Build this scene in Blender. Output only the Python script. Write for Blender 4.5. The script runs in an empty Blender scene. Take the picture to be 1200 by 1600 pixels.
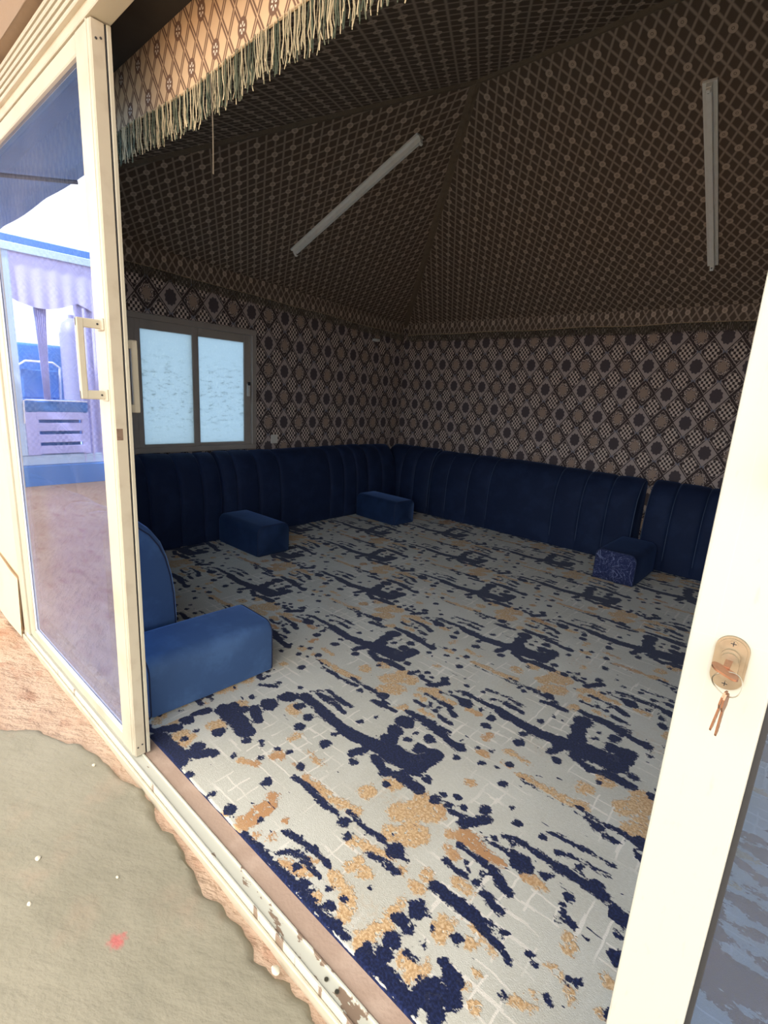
import bpy, bmesh, math, random
import numpy as np
from mathutils import Vector, Matrix
random.seed(7)
scene = bpy.context.scene
COL = scene.collection

# ------------------------------------------------------------------ camera
cam_data = bpy.data.cameras.new('camera')
cam = bpy.data.objects.new('camera', cam_data)
COL.objects.link(cam)
cam.location = (0, 0, 1.3)
cam.rotation_euler = (math.radians(76.8674), math.radians(-3.3537), math.radians(41.8157))
cam_data.sensor_fit = 'VERTICAL'
cam_data.sensor_height = 24
cam_data.lens = 24 * 781.25 / 1600
cam_data.clip_start = 0.02
scene.camera = cam

# ------------------------------------------------------------------ light
world = bpy.data.worlds.new('world')
scene.world = world
world.use_nodes = True
wn = world.node_tree
bg = wn.nodes['Background']
bg.inputs['Color'].default_value = (1.0, 0.98, 0.93, 1)
bg.inputs['Strength'].default_value = 2.0
sun_data = bpy.data.lights.new('sun', 'SUN')
sun_data.energy = 9.0
sun_data.angle = math.radians(3)
sun_data.color = (1.0, 0.94, 0.84)
sun = bpy.data.objects.new('sun', sun_data)
COL.objects.link(sun)
sun.rotation_euler = (math.radians(-38), math.radians(12), 0)   # high sun behind the tent: the door side lies in shade
scene.cycles.diffuse_bounces = 8
scene.view_settings.view_transform = 'Standard'
scene.view_settings.look = 'None'
scene.view_settings.exposure = 1.2
scene.view_settings.gamma = 1.0
scene.view_settings.use_curve_mapping = False

# ------------------------------------------------------------------ node helper
class S:
    def __init__(s, nt, k): s.nt = nt; s.k = k
    def _m(s, op, *a):
        n = s.nt.nodes.new('ShaderNodeMath'); n.operation = op
        for i, v in enumerate(a):
            if isinstance(v, S): s.nt.links.new(v.k, n.inputs[i])
            else: n.inputs[i].default_value = v
        return S(s.nt, n.outputs[0])
    def __add__(s, o): return s._m('ADD', s, o)
    __radd__ = __add__
    def __sub__(s, o): return s._m('SUBTRACT', s, o)
    def __rsub__(s, o): return s._m('SUBTRACT', o, s)
    def __mul__(s, o): return s._m('MULTIPLY', s, o)
    __rmul__ = __mul__
    def __truediv__(s, o): return s._m('DIVIDE', s, o)
    def floor(s): return s._m('FLOOR', s)
    def fract(s): return s._m('FRACT', s)
    def abs(s): return s._m('ABSOLUTE', s)
    def sin(s): return s._m('SINE', s)
    def sqrt(s): return s._m('SQRT', s)
    def gt(s, o): return s._m('GREATER_THAN', s, o)
    def lt(s, o): return s._m('LESS_THAN', s, o)
    def min(s, o): return s._m('MINIMUM', s, o)
    def max(s, o): return s._m('MAXIMUM', s, o)
    def atan2(s, o): return s._m('ARCTAN2', s, o)
    def step(s, a, b):      # smooth 0..1 between a and b
        n = s.nt.nodes.new('ShaderNodeMapRange'); n.interpolation_type = 'SMOOTHSTEP'
        s.nt.links.new(s.k, n.inputs[0])
        lo, hi, t0, t1 = (a, b, 0, 1) if a < b else (b, a, 1, 0)
        n.inputs[1].default_value = lo; n.inputs[2].default_value = hi
        n.inputs[3].default_value = t0; n.inputs[4].default_value = t1
        return S(s.nt, n.outputs[0])
    def cell(s):            # distance to the nearest integer, signed
        return (s + 0.5).fract() - 0.5

class Mat:
    def __init__(m, name, rough=0.6, metal=0.0, spec=0.5):
        m.mat = bpy.data.materials.new(name); m.mat.use_nodes = True
        m.nt = m.mat.node_tree
        m.b = m.nt.nodes['Principled BSDF']
        m.b.inputs['Roughness'].default_value = rough
        m.b.inputs['Metallic'].default_value = metal
        m.b.inputs['Specular IOR Level'].default_value = spec
        m.tc = None
    def coord(m, which='Object'):
        if which == 'Position':
            n = m.nt.nodes.new('ShaderNodeNewGeometry'); return n.outputs['Position']
        if m.tc is None: m.tc = m.nt.nodes.new('ShaderNodeTexCoord')
        return m.tc.outputs[which]
    def xyz(m, vec):
        n = m.nt.nodes.new('ShaderNodeSeparateXYZ'); m.nt.links.new(vec, n.inputs[0])
        return [S(m.nt, o) for o in n.outputs]
    def vec(m, x, y, z=0.0):
        n = m.nt.nodes.new('ShaderNodeCombineXYZ')
        for i, v in enumerate((x, y, z)):
            if isinstance(v, S): m.nt.links.new(v.k, n.inputs[i])
            else: n.inputs[i].default_value = v
        return n.outputs[0]
    def noise(m, vec, scale, detail=3, rough=0.5, dist=0.0):
        n = m.nt.nodes.new('ShaderNodeTexNoise'); m.nt.links.new(vec, n.inputs['Vector'])
        n.inputs['Scale'].default_value = scale; n.inputs['Detail'].default_value = detail
        n.inputs['Roughness'].default_value = rough; n.inputs['Distortion'].default_value = dist
        return S(m.nt, n.outputs['Fac'])
    def white(m, vec):
        n = m.nt.nodes.new('ShaderNodeTexWhiteNoise'); n.noise_dimensions = '3D'
        m.nt.links.new(vec, n.inputs['Vector']); return S(m.nt, n.outputs['Value'])
    def voro(m, vec, scale, feature='F1'):
        n = m.nt.nodes.new('ShaderNodeTexVoronoi'); n.feature = feature
        m.nt.links.new(vec, n.inputs['Vector']); n.inputs['Scale'].default_value = scale
        return S(m.nt, n.outputs['Distance'])
    def attr(m, name):
        n = m.nt.nodes.new('ShaderNodeAttribute'); n.attribute_name = name
        return S(m.nt, n.outputs['Fac'])
    def mix(m, f, a, b):
        n = m.nt.nodes.new('ShaderNodeMix'); n.data_type = 'RGBA'
        if isinstance(f, S): m.nt.links.new(f.k, n.inputs[0])
        else: n.inputs[0].default_value = f
        for i, v in ((6, a), (7, b)):
            if isinstance(v, tuple): n.inputs[i].default_value = v + (1,)
            else: m.nt.links.new(v, n.inputs[i])
        return n.outputs[2]
    def color(m, c):
        if isinstance(c, tuple): m.b.inputs['Base Color'].default_value = c + (1,)
        else: m.nt.links.new(c, m.b.inputs['Base Color'])
        return m
    def bump(m, h, strength=0.3, dist=0.01):
        n = m.nt.nodes.new('ShaderNodeBump'); n.inputs['Strength'].default_value = strength
        n.inputs['Distance'].default_value = dist
        m.nt.links.new(h.k, n.inputs['Height']); m.nt.links.new(n.outputs[0], m.b.inputs['Normal'])
        return m
    def roughness(m, s): m.nt.links.new(s.k, m.b.inputs['Roughness']); return m

# ------------------------------------------------------------------ mesh helper
def link(o, parent=None):
    COL.objects.link(o)
    if parent is not None: o.parent = parent
    return o
def origin_of(o):
    p = Vector((0, 0, 0))
    while o is not None: p = p + Vector(o.location); o = o.parent
    return p
def tag(o, label=None, cat=None, group=None, kind=None):
    if label: o['label'] = label
    if cat: o['category'] = cat
    if group: o['group'] = group
    if kind: o['kind'] = kind
    return o
def empty(name, loc):
    o = bpy.data.objects.new(name, None); o.location = loc; o.empty_display_size = 0.1
    return link(o)

class MB:
    def __init__(s): s.v = []; s.f = []; s.uv = None; s.mi = []
    def add(s, vs, fs):
        o = len(s.v); s.v += [tuple(p) for p in vs]; s.f += [tuple(i + o for i in f) for f in fs]; return s
    def box(s, lo, hi, bev=0.0, seg=1):
        bm = bmesh.new()
        bmesh.ops.create_cube(bm, size=1)
        for v in bm.verts:
            v.co = Vector([(lo[i] + hi[i]) / 2 + v.co[i] * (hi[i] - lo[i]) for i in range(3)])
        if bev > 0: bmesh.ops.bevel(bm, geom=bm.edges[:], offset=bev, segments=seg, affect='EDGES', profile=0.5)
        bm.verts.index_update()
        s.add([v.co[:] for v in bm.verts], [[v.index for v in f.verts] for f in bm.faces]); bm.free(); return s
    def tube(s, path, r, n=8, caps=True, closed=False):
        P = [Vector(p) for p in path]; m = len(P); vs = []; fs = []
        rr = r if isinstance(r, (list, tuple)) else [r] * m
        up = None
        for i in range(m):
            if closed: t = P[(i + 1) % m] - P[i - 1]
            else: t = P[min(i + 1, m - 1)] - P[max(i - 1, 0)]
            t.normalize()
            if up is None:
                up = Vector((0, 0, 1)) if abs(t.z) < 0.9 else Vector((1, 0, 0))
            a = (up - t * up.dot(t)).normalized(); b = t.cross(a); up = a
            for k in range(n):
                w = 2 * math.pi * k / n
                vs.append(P[i] + (a * math.cos(w) + b * math.sin(w)) * rr[i])
        for i in range(m if closed else m - 1):
            j = (i + 1) % m
            for k in range(n): fs.append((i * n + k, i * n + (k + 1) % n, j * n + (k + 1) % n, j * n + k))
        if caps and not closed:
            fs.append(tuple(range(n))[::-1]); fs.append(tuple((m - 1) * n + k for k in range(n)))
        return s.add(vs, fs)
    def prism(s, poly, axis, a, b):
        # poly: 2D outline in the two other axes (cyclic order), extruded along axis from a to b
        n = len(poly); vs = []
        for t in (a, b):
            for p, q in poly:
                vs.append((t, p, q) if axis == 0 else ((p, t, q) if axis == 1 else (p, q, t)))
        fs = [tuple(range(n))[::-1], tuple(range(n, 2 * n))]
        for i in range(n): fs.append((i, (i + 1) % n, n + (i + 1) % n, n + i))
        return s.add(vs, fs)
    def cyl(s, p, q, r, n=16): return s.tube([p, q], r, n)
    def grid(s, fn, nu, nv, flip=False):
        vs = [fn(i / nu, j / nv) for j in range(nv + 1) for i in range(nu + 1)]
        fs = []
        for j in range(nv):
            for i in range(nu):
                a = j * (nu + 1) + i
                q = (a, a + 1, a + nu + 2, a + nu + 1)
                fs.append(q[::-1] if flip else q)
        return s.add(vs, fs)
    def build(s, name, mat, parent=None, smooth=False, uvfn=None, loc=None, fixn=True, angle=40):
        if parent is not None: o0 = origin_of(parent)
        elif loc is not None: o0 = Vector(loc)
        else:
            a = np.array(s.v); lo = a.min(0); hi = a.max(0)
            o0 = Vector(((lo[0] + hi[0]) / 2, (lo[1] + hi[1]) / 2, lo[2]))
        me = bpy.data.meshes.new(name)
        me.from_pydata([(p[0] - o0.x, p[1] - o0.y, p[2] - o0.z) for p in s.v], [], s.f)
        if fixn:
            bm = bmesh.new(); bm.from_mesh(me); bmesh.ops.recalc_face_normals(bm, faces=bm.faces[:]); bm.to_mesh(me); bm.free()
        me.update()
        if uvfn:
            uvl = me.uv_layers.new(name='UVMap')
            for lp in me.loops:
                c = me.vertices[lp.vertex_index].co
                uvl.data[lp.index].uv = uvfn(c.x + o0.x, c.y + o0.y, c.z + o0.z)
        if smooth:
            for p in me.polygons: p.use_smooth = True
            try: me.set_sharp_from_angle(angle=math.radians(angle))
            except Exception: pass
        me.materials.append(mat.mat if isinstance(mat, Mat) else mat)
        o = bpy.data.objects.new(name, me)
        if parent is None: o.location = o0
        return link(o, parent)

def copy_tree(src, parent=None):
    c = src.copy(); COL.objects.link(c); c.parent = parent
    for ch in list(src.children): copy_tree(ch, c)
    return c
# ------------------------------------------------------------------ materials
def simple(name, c, rough=0.6, metal=0.0, var=0.0, scale=8, bump=0.0, bscale=60, dirt=None, coord='Object'):
    m = Mat(name, rough, metal)
    p = m.coord(coord)
    if var > 0 or dirt:
        n = m.noise(p, scale, 4)
        c2 = dirt if dirt else tuple(x * (1 - var) for x in c)
        m.color(m.mix(n.step(0.45, 0.8), c, c2))
    else: m.color(c)
    if bump > 0: m.bump(m.noise(p, bscale, 4), bump, 0.01)
    return m

M = {}
M['cream'] = simple('cream_painted_aluminium', (0.49, 0.45, 0.35), 0.42, 0.0, dirt=(0.42, 0.36, 0.265), scale=5)
M['cream_end'] = simple('cream_aluminium_edge', (0.49, 0.43, 0.325), 0.5, 0.0, dirt=(0.40, 0.335, 0.25), scale=14)
M['rubber'] = simple('dark_rubber', (0.02, 0.02, 0.022), 0.7)
M['hole'] = simple('worn_wood_hole', (0.20, 0.13, 0.09), 0.9, var=0.4, scale=60)
M['brown_strip'] = simple('brown_threshold', (0.42, 0.29, 0.215), 0.7, var=0.25, scale=12, bump=0.15, bscale=120, dirt=(0.50, 0.36, 0.275))
M['canvas'] = simple('beige_canvas', (0.72, 0.56, 0.36), 0.8, var=0.12, scale=3, bump=0.2, bscale=9)
M['beam'] = simple('tan_plaster', (0.27, 0.195, 0.13), 0.85, var=0.35, scale=7, bump=0.4, bscale=14)
M['outer'] = simple('tent_outer_cloth', (0.50, 0.42, 0.30), 0.9, var=0.15, scale=2)
M['chrome'] = simple('worn_nickel', (0.34, 0.29, 0.215), 0.38, 0.9, var=0.25, scale=90)
M['brass'] = simple('brass_key', (0.36, 0.19, 0.12), 0.35, 0.9, var=0.2, scale=200)
M['steel'] = simple('steel_wire', (0.30, 0.28, 0.22), 0.35, 0.9)
M['white_plastic'] = simple('white_plastic', (0.62, 0.58, 0.50), 0.45)
M['fixture'] = simple('white_enamel_batten', (0.85, 0.85, 0.79), 0.35, var=0.1, scale=20)
M['fixture_dark'] = simple('grey_lampholder', (0.10, 0.10, 0.095), 0.5)
M['win_frame'] = simple('taupe_window_frame', (0.36, 0.31, 0.26), 0.4, 0.1, var=0.12, scale=9)
M['piping'] = simple('dark_navy_piping', (0.006, 0.012, 0.045), 0.8)
M['piping_light'] = simple('blue_grey_piping', (0.05, 0.075, 0.13), 0.8)
M['cord'] = simple('tan_trim_cord', (0.36, 0.26, 0.15), 0.8, var=0.2, scale=40)
M['stone'] = simple('pale_pebble', (0.62, 0.55, 0.42), 0.9, var=0.3, scale=60)
M['dark_void'] = simple('dark_lining', (0.035, 0.028, 0.022), 0.95, var=0.4, scale=6)
M['trim_band'] = simple('brown_hip_band', (0.17, 0.125, 0.082), 0.9, var=0.25, scale=30, bump=0.3, bscale=90)
M['awning'] = simple('blue_awning_cloth', (0.10, 0.20, 0.42), 0.8, var=0.25, scale=2)
M['blue_paint'] = simple('blue_paint', (0.07, 0.20, 0.50), 0.5, var=0.2, scale=3)
M['pale_blue'] = simple('pale_blue_trim', (0.42, 0.55, 0.72), 0.6, var=0.1, scale=6)
M['lilac'] = simple('lilac_drape_cloth', (0.48, 0.48, 0.74), 0.85, var=0.12, scale=4)
M['slat'] = simple('lilac_painted_wood', (0.42, 0.43, 0.74), 0.6, var=0.15, scale=10)
M['navy_cloth'] = simple('blue_seat_cloth', (0.05, 0.16, 0.42), 0.85, var=0.2, scale=4)
M['white_wall'] = simple('white_plaster', (0.78, 0.74, 0.66), 0.9, var=0.08, scale=2)
M['white_metal'] = simple('white_tube', (0.75, 0.76, 0.80), 0.4)
M['grey_tank'] = simple('grey_plastic', (0.22, 0.22, 0.33), 0.5)
M['dark_metal'] = simple('dark_steel', (0.05, 0.05, 0.055), 0.5, 0.3)

def make_stile():
    m = Mat('white_scuffed_aluminium', 0.4)
    p = m.coord('Position'); x, y, z = m.xyz(p)
    f = m.noise(m.vec(x * 30.0, z * 9.0), 3.0, 5).step(0.62, 0.8)
    c = m.mix(f, (0.425, 0.425, 0.365), (0.37, 0.36, 0.30))
    # pencil lines left by the fitter and a rubbed arc under the lock
    vert = (x + 0.052).abs().lt(0.00035) * z.gt(0.98) * z.lt(1.27)
    hor = (z - 1.075 - x * 0.02).abs().lt(0.0004)
    r = ((x + 0.028) * (x + 0.028) + (z - 1.075) * (z - 1.075)).sqrt()
    arc = (r - 0.071).abs().step(0.0016, 0.0002) * z.lt(1.03) * m.noise(m.vec(x * 60.0, z * 60.0), 1.0).step(0.35, 0.6)
    c = m.mix(vert.max(hor) * 0.45, c, (0.35, 0.38, 0.42))
    c = m.mix(arc * 0.4, c, (0.45, 0.42, 0.36))
    return m.color(c)
M['stile'] = make_stile()

def make_tile_fabric(name, pu, pv, ou, ov, par):
    # patterned wall cloth: check medallions alternating with framed dots and flowers on a diamond lattice
    m = Mat(name, 0.9, spec=0.15)
    u0, v0, _ = m.xyz(m.coord('UV'))
    u = (u0 - ou) / pu; v = (v0 - ov) / pv
    du = u.cell(); dv = v.cell()
    dA = du.abs() + dv.abs()
    rA = (du * du + dv * dv * 0.9).sqrt()
    uu = u - u.floor() - 0.5; vv = v - v.floor() - 0.5
    dB = uu.abs() + vv.abs()
    rB = (uu * uu + vv * vv).sqrt()
    th = vv.atan2(uu)
    par_ = ((u.floor() + v.floor() + par) * 0.5).fract().gt(0.25)
    DARK = (0.060, 0.042, 0.038); LIGHT = (0.62, 0.50, 0.41); MAUVE = (0.39, 0.31, 0.27); BLUEG = (0.20, 0.20, 0.23); WARM = (0.34, 0.24, 0.18); MID = (0.12, 0.088, 0.078)
    # A cell
    chk = ((du * 33.0).sin() * (dv * 33.0).sin()).step(-0.12, 0.12)
    disc = rA.step(0.305, 0.265)
    cA = m.mix(chk * disc, DARK, LIGHT)
    scal = (dA + (m.noise(m.vec(u * 16.0, v * 16.0), 1.0, 1) - 0.5) * 0.10)
    cA = m.mix(scal.step(0.40, 0.43) * scal.step(0.47, 0.44), cA, MAUVE)
    cA = m.mix(du.abs().step(0.40, 0.44), cA, BLUEG)
    # B framed dot
    dot = (rB + (th * 10.0).sin() * 0.018).step(0.265, 0.235)
    c1 = m.mix(dot, MAUVE, (0.085, 0.066, 0.068))
    c1 = m.mix(dB.step(0.485, 0.495), c1, DARK)
    # B flower
    pet = (rB + (th * 7.0).sin() * 0.035)
    ring = (pet * 34.0).sin().step(-0.2, 0.3)
    c2 = m.mix(ring, WARM, MID)
    c2 = m.mix(m.noise(m.vec(u * 22.0, v * 22.0), 1.0, 2).step(0.5, 0.56) * pet.gt(0.2), c2, LIGHT)
    c2 = m.mix(rB.step(0.13, 0.10), c2, (0.34, 0.24, 0.18))
    c2 = m.mix((rB + (m.noise(m.vec(u * 14.0, v * 14.0), 1.0, 1) - 0.5) * 0.12).step(0.26, 0.29), c2, DARK)
    c2 = m.mix((dB - 0.40).abs().step(0.03, 0.015) * m.noise(m.vec(u * 20.0, v * 20.0), 1.0, 1).step(0.45, 0.55), c2, MAUVE)
    cB = m.mix(par_, c2, c1)
    c = m.mix(dA.gt(0.5), cA, cB)
    m.color(c)
    m.bump(m.noise(m.vec(u0, v0), 260.0, 2), 0.15, 0.002)
    return m
M['wall_back'] = make_tile_fabric('patterned_wall_cloth_back', 0.178, 0.2255, -0.664, 1.785, 0)
M['wall_left'] = make_tile_fabric('patterned_wall_cloth_left', 0.181, 0.237, 2.945, 1.820, 1)

def make_lattice(name, cell, line, ring, lw, double=False, soft=0.05, ou=0.0, ov=0.0):
    m = Mat(name, 0.92, spec=0.12)
    u0, v0, _ = m.xyz(m.coord('UV'))
    u = (u0 - ou) / 0.125; v = (v0 - ov) / 0.208
    a = ((u + v) * 2.0).cell().abs(); b = ((u - v) * 2.0).cell().abs()
    ln = a.min(b)
    lines = ln.step(lw + soft, lw - soft)
    if double: lines = lines * ln.step(0.005, 0.05)
    # rings sit on every second crossing
    p = (u + v).cell(); q = (u - v).cell()
    x = (p + q) * 0.5 * 0.125; y = (p - q) * 0.5 * 0.208
    r = (x * x + y * y * 0.8).sqrt()
    disc = r.step(0.0215, 0.0185)
    ringm = disc * (r - 0.013).abs().step(0.0085, 0.0045) 
    core = r.step(0.0055, 0.003)
    c = m.mix(lines, cell, line)
    c = m.mix(disc, c, cell if not double else line)
    c = m.mix(ringm.max(core) if not double else (r - 0.008).abs().step(0.0045, 0.002) * (y.atan2(x) * 6.0).sin().step(-0.3, 0.3), c, ring)
    m.color(c)
    m.bump(m.noise(m.vec(u0, v0), 300.0, 2), 0.12, 0.002)
    return m
M['ceil'] = make_lattice('brown_lattice_ceiling_cloth', (0.115, 0.084, 0.062), (0.34, 0.262, 0.20), (0.47, 0.36, 0.27), 0.10, soft=0.085, ou=-1.427, ov=0.21)
M['val'] = make_lattice('tan_lattice_valance_cloth', (0.52, 0.365, 0.225), (0.145, 0.085, 0.058), (0.62, 0.55, 0.45), 0.13, double=True, soft=0.03, ou=-1.359, ov=2.13)

def make_velvet(name, base, light, sheen=0.18):
    m = Mat(name, 0.75, spec=0.2)
    p = m.coord('Position')
    n1 = m.noise(p, 7.0, 4, 0.6).step(0.42, 0.68)
    m.color(m.mix(n1, base, light))
    m.b.inputs['Sheen Weight'].default_value = sheen
    m.b.inputs['Sheen Roughness'].default_value = 0.35
    m.b.inputs['Sheen Tint'].default_value = (0.25, 0.42, 0.9, 1)
    m.bump(m.noise(p, 420.0, 2), 0.12, 0.002)
    return m
M['velvet'] = make_velvet('blue_velvet_shaded', (0.009, 0.017, 0.047), (0.013, 0.024, 0.062))  # shaded copy of the velvet: dimness deep in the room put into the colour
M['velvet_lit'] = make_velvet('blue_velvet_lit', (0.040, 0.082, 0.19), (0.056, 0.112, 0.245), 0.8)  # same velvet with the door light put into the colour
M['velvet_half_lit'] = make_velvet('blue_velvet_half_lit', (0.010, 0.024, 0.066), (0.014, 0.033, 0.088), 0.6)  # same velvet, colour darkened to stand for half light
def make_scribble():
    m = Mat('navy_scribble_cloth', 0.8, spec=0.2)
    p = m.coord('Position')
    d = m.noise(p, 9.0, 2, 0.5, 1.5)
    e = m.noise(p, 17.0, 1, 0.5, 2.5)
    l = (d - 0.5).abs().step(0.012, 0.004).max((e - 0.5).abs().step(0.014, 0.005))
    m.color(m.mix(l, (0.018, 0.024, 0.075), (0.13, 0.15, 0.25)))
    return m
M['scribble'] = make_scribble()

def make_carpet():
    m = Mat('patterned_carpet_pile', 0.95, spec=0.1)
    p = m.coord('Position'); x, y, z = m.xyz(p)
    pv = m.vec(x, y)
    st = m.vec(x * 0.55, y)
    rag = (m.noise(st, 30.0, 2, 0.6) - 0.5) * 0.030 + (m.noise(st, 110.0, 4, 0.75) - 0.5) * 0.042 - 0.0025
    nd = m.attr('navy_d') + rag
    td = m.attr('tan_d') + rag * 1.2 + (m.noise(pv, 22.0, 3) - 0.5) * 0.03 + (m.noise(pv, 120.0, 2) - 0.5) * 0.02
    navy = nd.step(0.0012, -0.0012)
    # loose specks of navy around the motifs
    sx = m.vec(x * 0.55, y)
    spk = m.noise(sx, 42.0, 2, 0.5).gt(0.725) * m.noise(sx, 5.0, 2).gt(0.45)
    thin = m.noise(m.vec(x * 0.14, y), 46.0, 3, 0.65).gt(0.685) * m.noise(m.vec(x * 0.5, y), 6.0, 2).gt(0.52)
    spk = spk.max(thin)
    navy = navy.max(spk)
    tanm = td.step(0.004, -0.004) * m.noise(pv, 48.0, 3, 0.65).step(0.34, 0.44)
    # base
    gn = m.noise(pv, 2.6, 3)
    base = m.mix(gn.step(0.35, 0.7), (0.485, 0.458, 0.388), (0.56, 0.535, 0.465))
    fleck = m.noise(m.vec(x * 0.5, y), 190.0, 2).step(0.35, 0.75)
    base = m.mix(fleck * 0.35, base, (0.68, 0.66, 0.60))
    # thin pale maze lines, along and across
    def maze(a, b, pa, pb, sd):
        row = (b / pb).floor()
        seg = m.white(m.vec((a / pa + row * 0.37).floor(), row, sd)).gt(0.55)
        return (b / pb).cell().abs().step(0.12, 0.07) * seg
    wob = (m.noise(pv, 14.0, 2) - 0.5) * 0.02
    ml = maze(x + wob, y + wob, 0.10, 0.052, 1.0).max(maze(y + wob, x + wob, 0.085, 0.060, 2.0))
    ml = ml * m.noise(pv, 3.4, 2).step(0.44, 0.56)
    base = m.mix(ml * 0.85, base, (0.74, 0.68, 0.60))
    # washed sandy bloom
    bloom = m.noise(m.vec(x * 0.6, y), 3.3, 4, 0.6).step(0.56, 0.72)
    base = m.mix(bloom * m.noise(pv, 60.0, 2).step(0.45, 0.6) * 0.55, base, (0.50, 0.36, 0.23))
    tanc = m.mix(m.noise(pv, 130.0, 3).step(0.35, 0.7), (0.47, 0.28, 0.13), (0.72, 0.51, 0.30))
    tanc = m.mix(m.noise(pv, 2.1, 1).step(0.5, 0.7), tanc, (0.46, 0.24, 0.11))
    navc = m.mix(m.noise(pv, 150.0, 3).step(0.35, 0.75), (0.006, 0.009, 0.034), (0.016, 0.026, 0.095))
    c = m.mix(tanm, base, tanc)
    c = m.mix(navy, c, navc)
    m.color(c)
    h = navy * 0.9 + tanm * 0.8 + m.noise(pv, 330.0, 3) * 0.45
    m.bump(h, 0.5, 0.006)
    m.b.inputs['Sheen Weight'].default_value = 0.15
    return m
M['carpet'] = make_carpet()

def make_cement():
    m = Mat('smoothed_cement', 0.85, spec=0.2)
    p = m.coord('Position'); x, y, z = m.xyz(p)
    n = m.noise(p, 2.2, 5, 0.6)
    c = m.mix(n.step(0.3, 0.75), (0.245, 0.219, 0.158), (0.30, 0.266, 0.196))
    c = m.mix(m.noise(p, 11.0, 4, 0.6).step(0.55, 0.8) * 0.5, c, (0.225, 0.205, 0.155))
    st = ((x + 1.066) * (x + 1.066) + (y - 0.325) * (y - 0.325)).sqrt() + (m.noise(p, 60.0, 3) - 0.5) * 0.05
    c = m.mix(st.step(0.030, 0.006) * 0.75, c, (0.50, 0.10, 0.10))
    c = m.mix(m.noise(p, 3.0, 4, 0.6).step(0.56, 0.75) * 0.45, c, (0.40, 0.27, 0.19))
    m.color(c)
    m.bump(m.noise(p, 26.0, 6, 0.65) * 0.7 + m.noise(m.vec(x * 0.5 + y, (y - x * 0.6) * 2.2), 4.0, 5, 0.6) * 1.4, 0.32, 0.016)
    return m
M['cement'] = make_cement()
def make_sand():
    m = Mat('pinkish_sand', 0.95, spec=0.1)
    p = m.coord('Position'); x, y, z = m.xyz(p)
    n = m.noise(p, 3.0, 5, 0.6)
    c = m.mix(n.step(0.35, 0.7), (0.42, 0.28, 0.195), (0.48, 0.345, 0.245))
    c = m.mix(m.noise(m.vec(x * 0.4, y), 14.0, 4).step(0.52, 0.72), c, (0.38, 0.225, 0.15))
    m.color(c)
    w = m.noise(m.vec(x + y * 0.6, (y - x * 0.5) * 2.6), 9.0, 4, 0.55)
    m.bump(w + m.noise(p, 70.0, 3) * 0.25, 0.8, 0.03)
    return m
M['sand'] = make_sand()

def make_glass():
    m = Mat('blue_tinted_glass')
    nt = m.nt; nt.nodes.remove(m.b)
    out = [n for n in nt.nodes if n.type == 'OUTPUT_MATERIAL'][0]
    tr = nt.nodes.new('ShaderNodeBsdfTransparent'); tr.inputs[0].default_value = (0.50, 0.68, 0.90, 1)
    gl = nt.nodes.new('ShaderNodeBsdfGlossy'); gl.inputs['Roughness'].default_value = 0.012
    gl.inputs[0].default_value = (0.78, 0.82, 1.0, 1)
    fr = nt.nodes.new('ShaderNodeFresnel'); bf = S(nt, nt.nodes.new('ShaderNodeNewGeometry').outputs['Backfacing'])
    nt.links.new((2.2 - bf * (2.2 - 1 / 2.2)).k, fr.inputs[0])
    ff = S(nt, fr.outputs[0]) * 1.3
    mx = nt.nodes.new('ShaderNodeMixShader')
    nt.links.new(ff.k, mx.inputs[0]); nt.links.new(tr.outputs[0], mx.inputs[1]); nt.links.new(gl.outputs[0], mx.inputs[2])
    # film of dust
    df = nt.nodes.new('ShaderNodeBsdfDiffuse'); df.inputs[0].default_value = (0.50, 0.47, 0.56, 1)
    x, y, z = m.xyz(m.coord('Position'))
    k = m.noise(m.coord('Position'), 4.0, 4).step(0.35, 0.8) * 0.06 + z.step(0.7, 0.0) * x.lt(-1.0) * 0.12 + 0.02
    m2 = nt.nodes.new('ShaderNodeMixShader')
    nt.links.new(k.k, m2.inputs[0]); nt.links.new(mx.outputs[0], m2.inputs[1]); nt.links.new(df.outputs[0], m2.inputs[2])
    nt.links.new(m2.outputs[0], out.inputs[0])
    return m
M['glass'] = make_glass()

def make_frost():
    m = Mat('frosted_dusty_glass')
    nt = m.nt; nt.nodes.remove(m.b)
    out = [n for n in nt.nodes if n.type == 'OUTPUT_MATERIAL'][0]
    p = m.coord('Position'); x, y, z = m.xyz(p)
    n = m.noise(m.vec(y, z * 2.2), 16.0, 5, 0.7)
    fade = (z - 1.2).abs().step(0.48, 0.05)
    c = m.mix(n.step(0.50, 0.72) * fade, (0.31, 0.395, 0.475), (0.18, 0.23, 0.262))
    c = m.mix(m.noise(m.vec(y * 2.0, z), 30.0, 4, 0.7).step(0.5, 0.75) * 0.35, c, (0.42, 0.52, 0.57))
    tl = nt.nodes.new('ShaderNodeBsdfTranslucent'); nt.links.new(c, tl.inputs[0])
    gl = nt.nodes.new('ShaderNodeBsdfGlossy'); gl.inputs['Roughness'].default_value = 0.3
    mx = nt.nodes.new('ShaderNodeMixShader'); mx.inputs[0].default_value = 0.05
    nt.links.new(tl.outputs[0], mx.inputs[1]); nt.links.new(gl.outputs[0], mx.inputs[2])
    nt.links.new(mx.outputs[0], out.inputs[0])
    return m
M['frost'] = make_frost()

def make_thread():
    m = Mat('fringe_thread', 0.7, spec=0.3)
    i = m.nt.nodes.new('ShaderNodeNewGeometry')
    r = S(m.nt, i.outputs['Random Per Island'])
    c = m.mix(r.step(0.35, 0.75), (0.055, 0.070, 0.045), (0.46, 0.38, 0.24))
    m.color(c)
    return m
M['thread'] = make_thread()
M['thread_dim'] = simple('olive_fringe_thread', (0.12, 0.095, 0.065), 0.85, var=0.4, scale=120)

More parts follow.
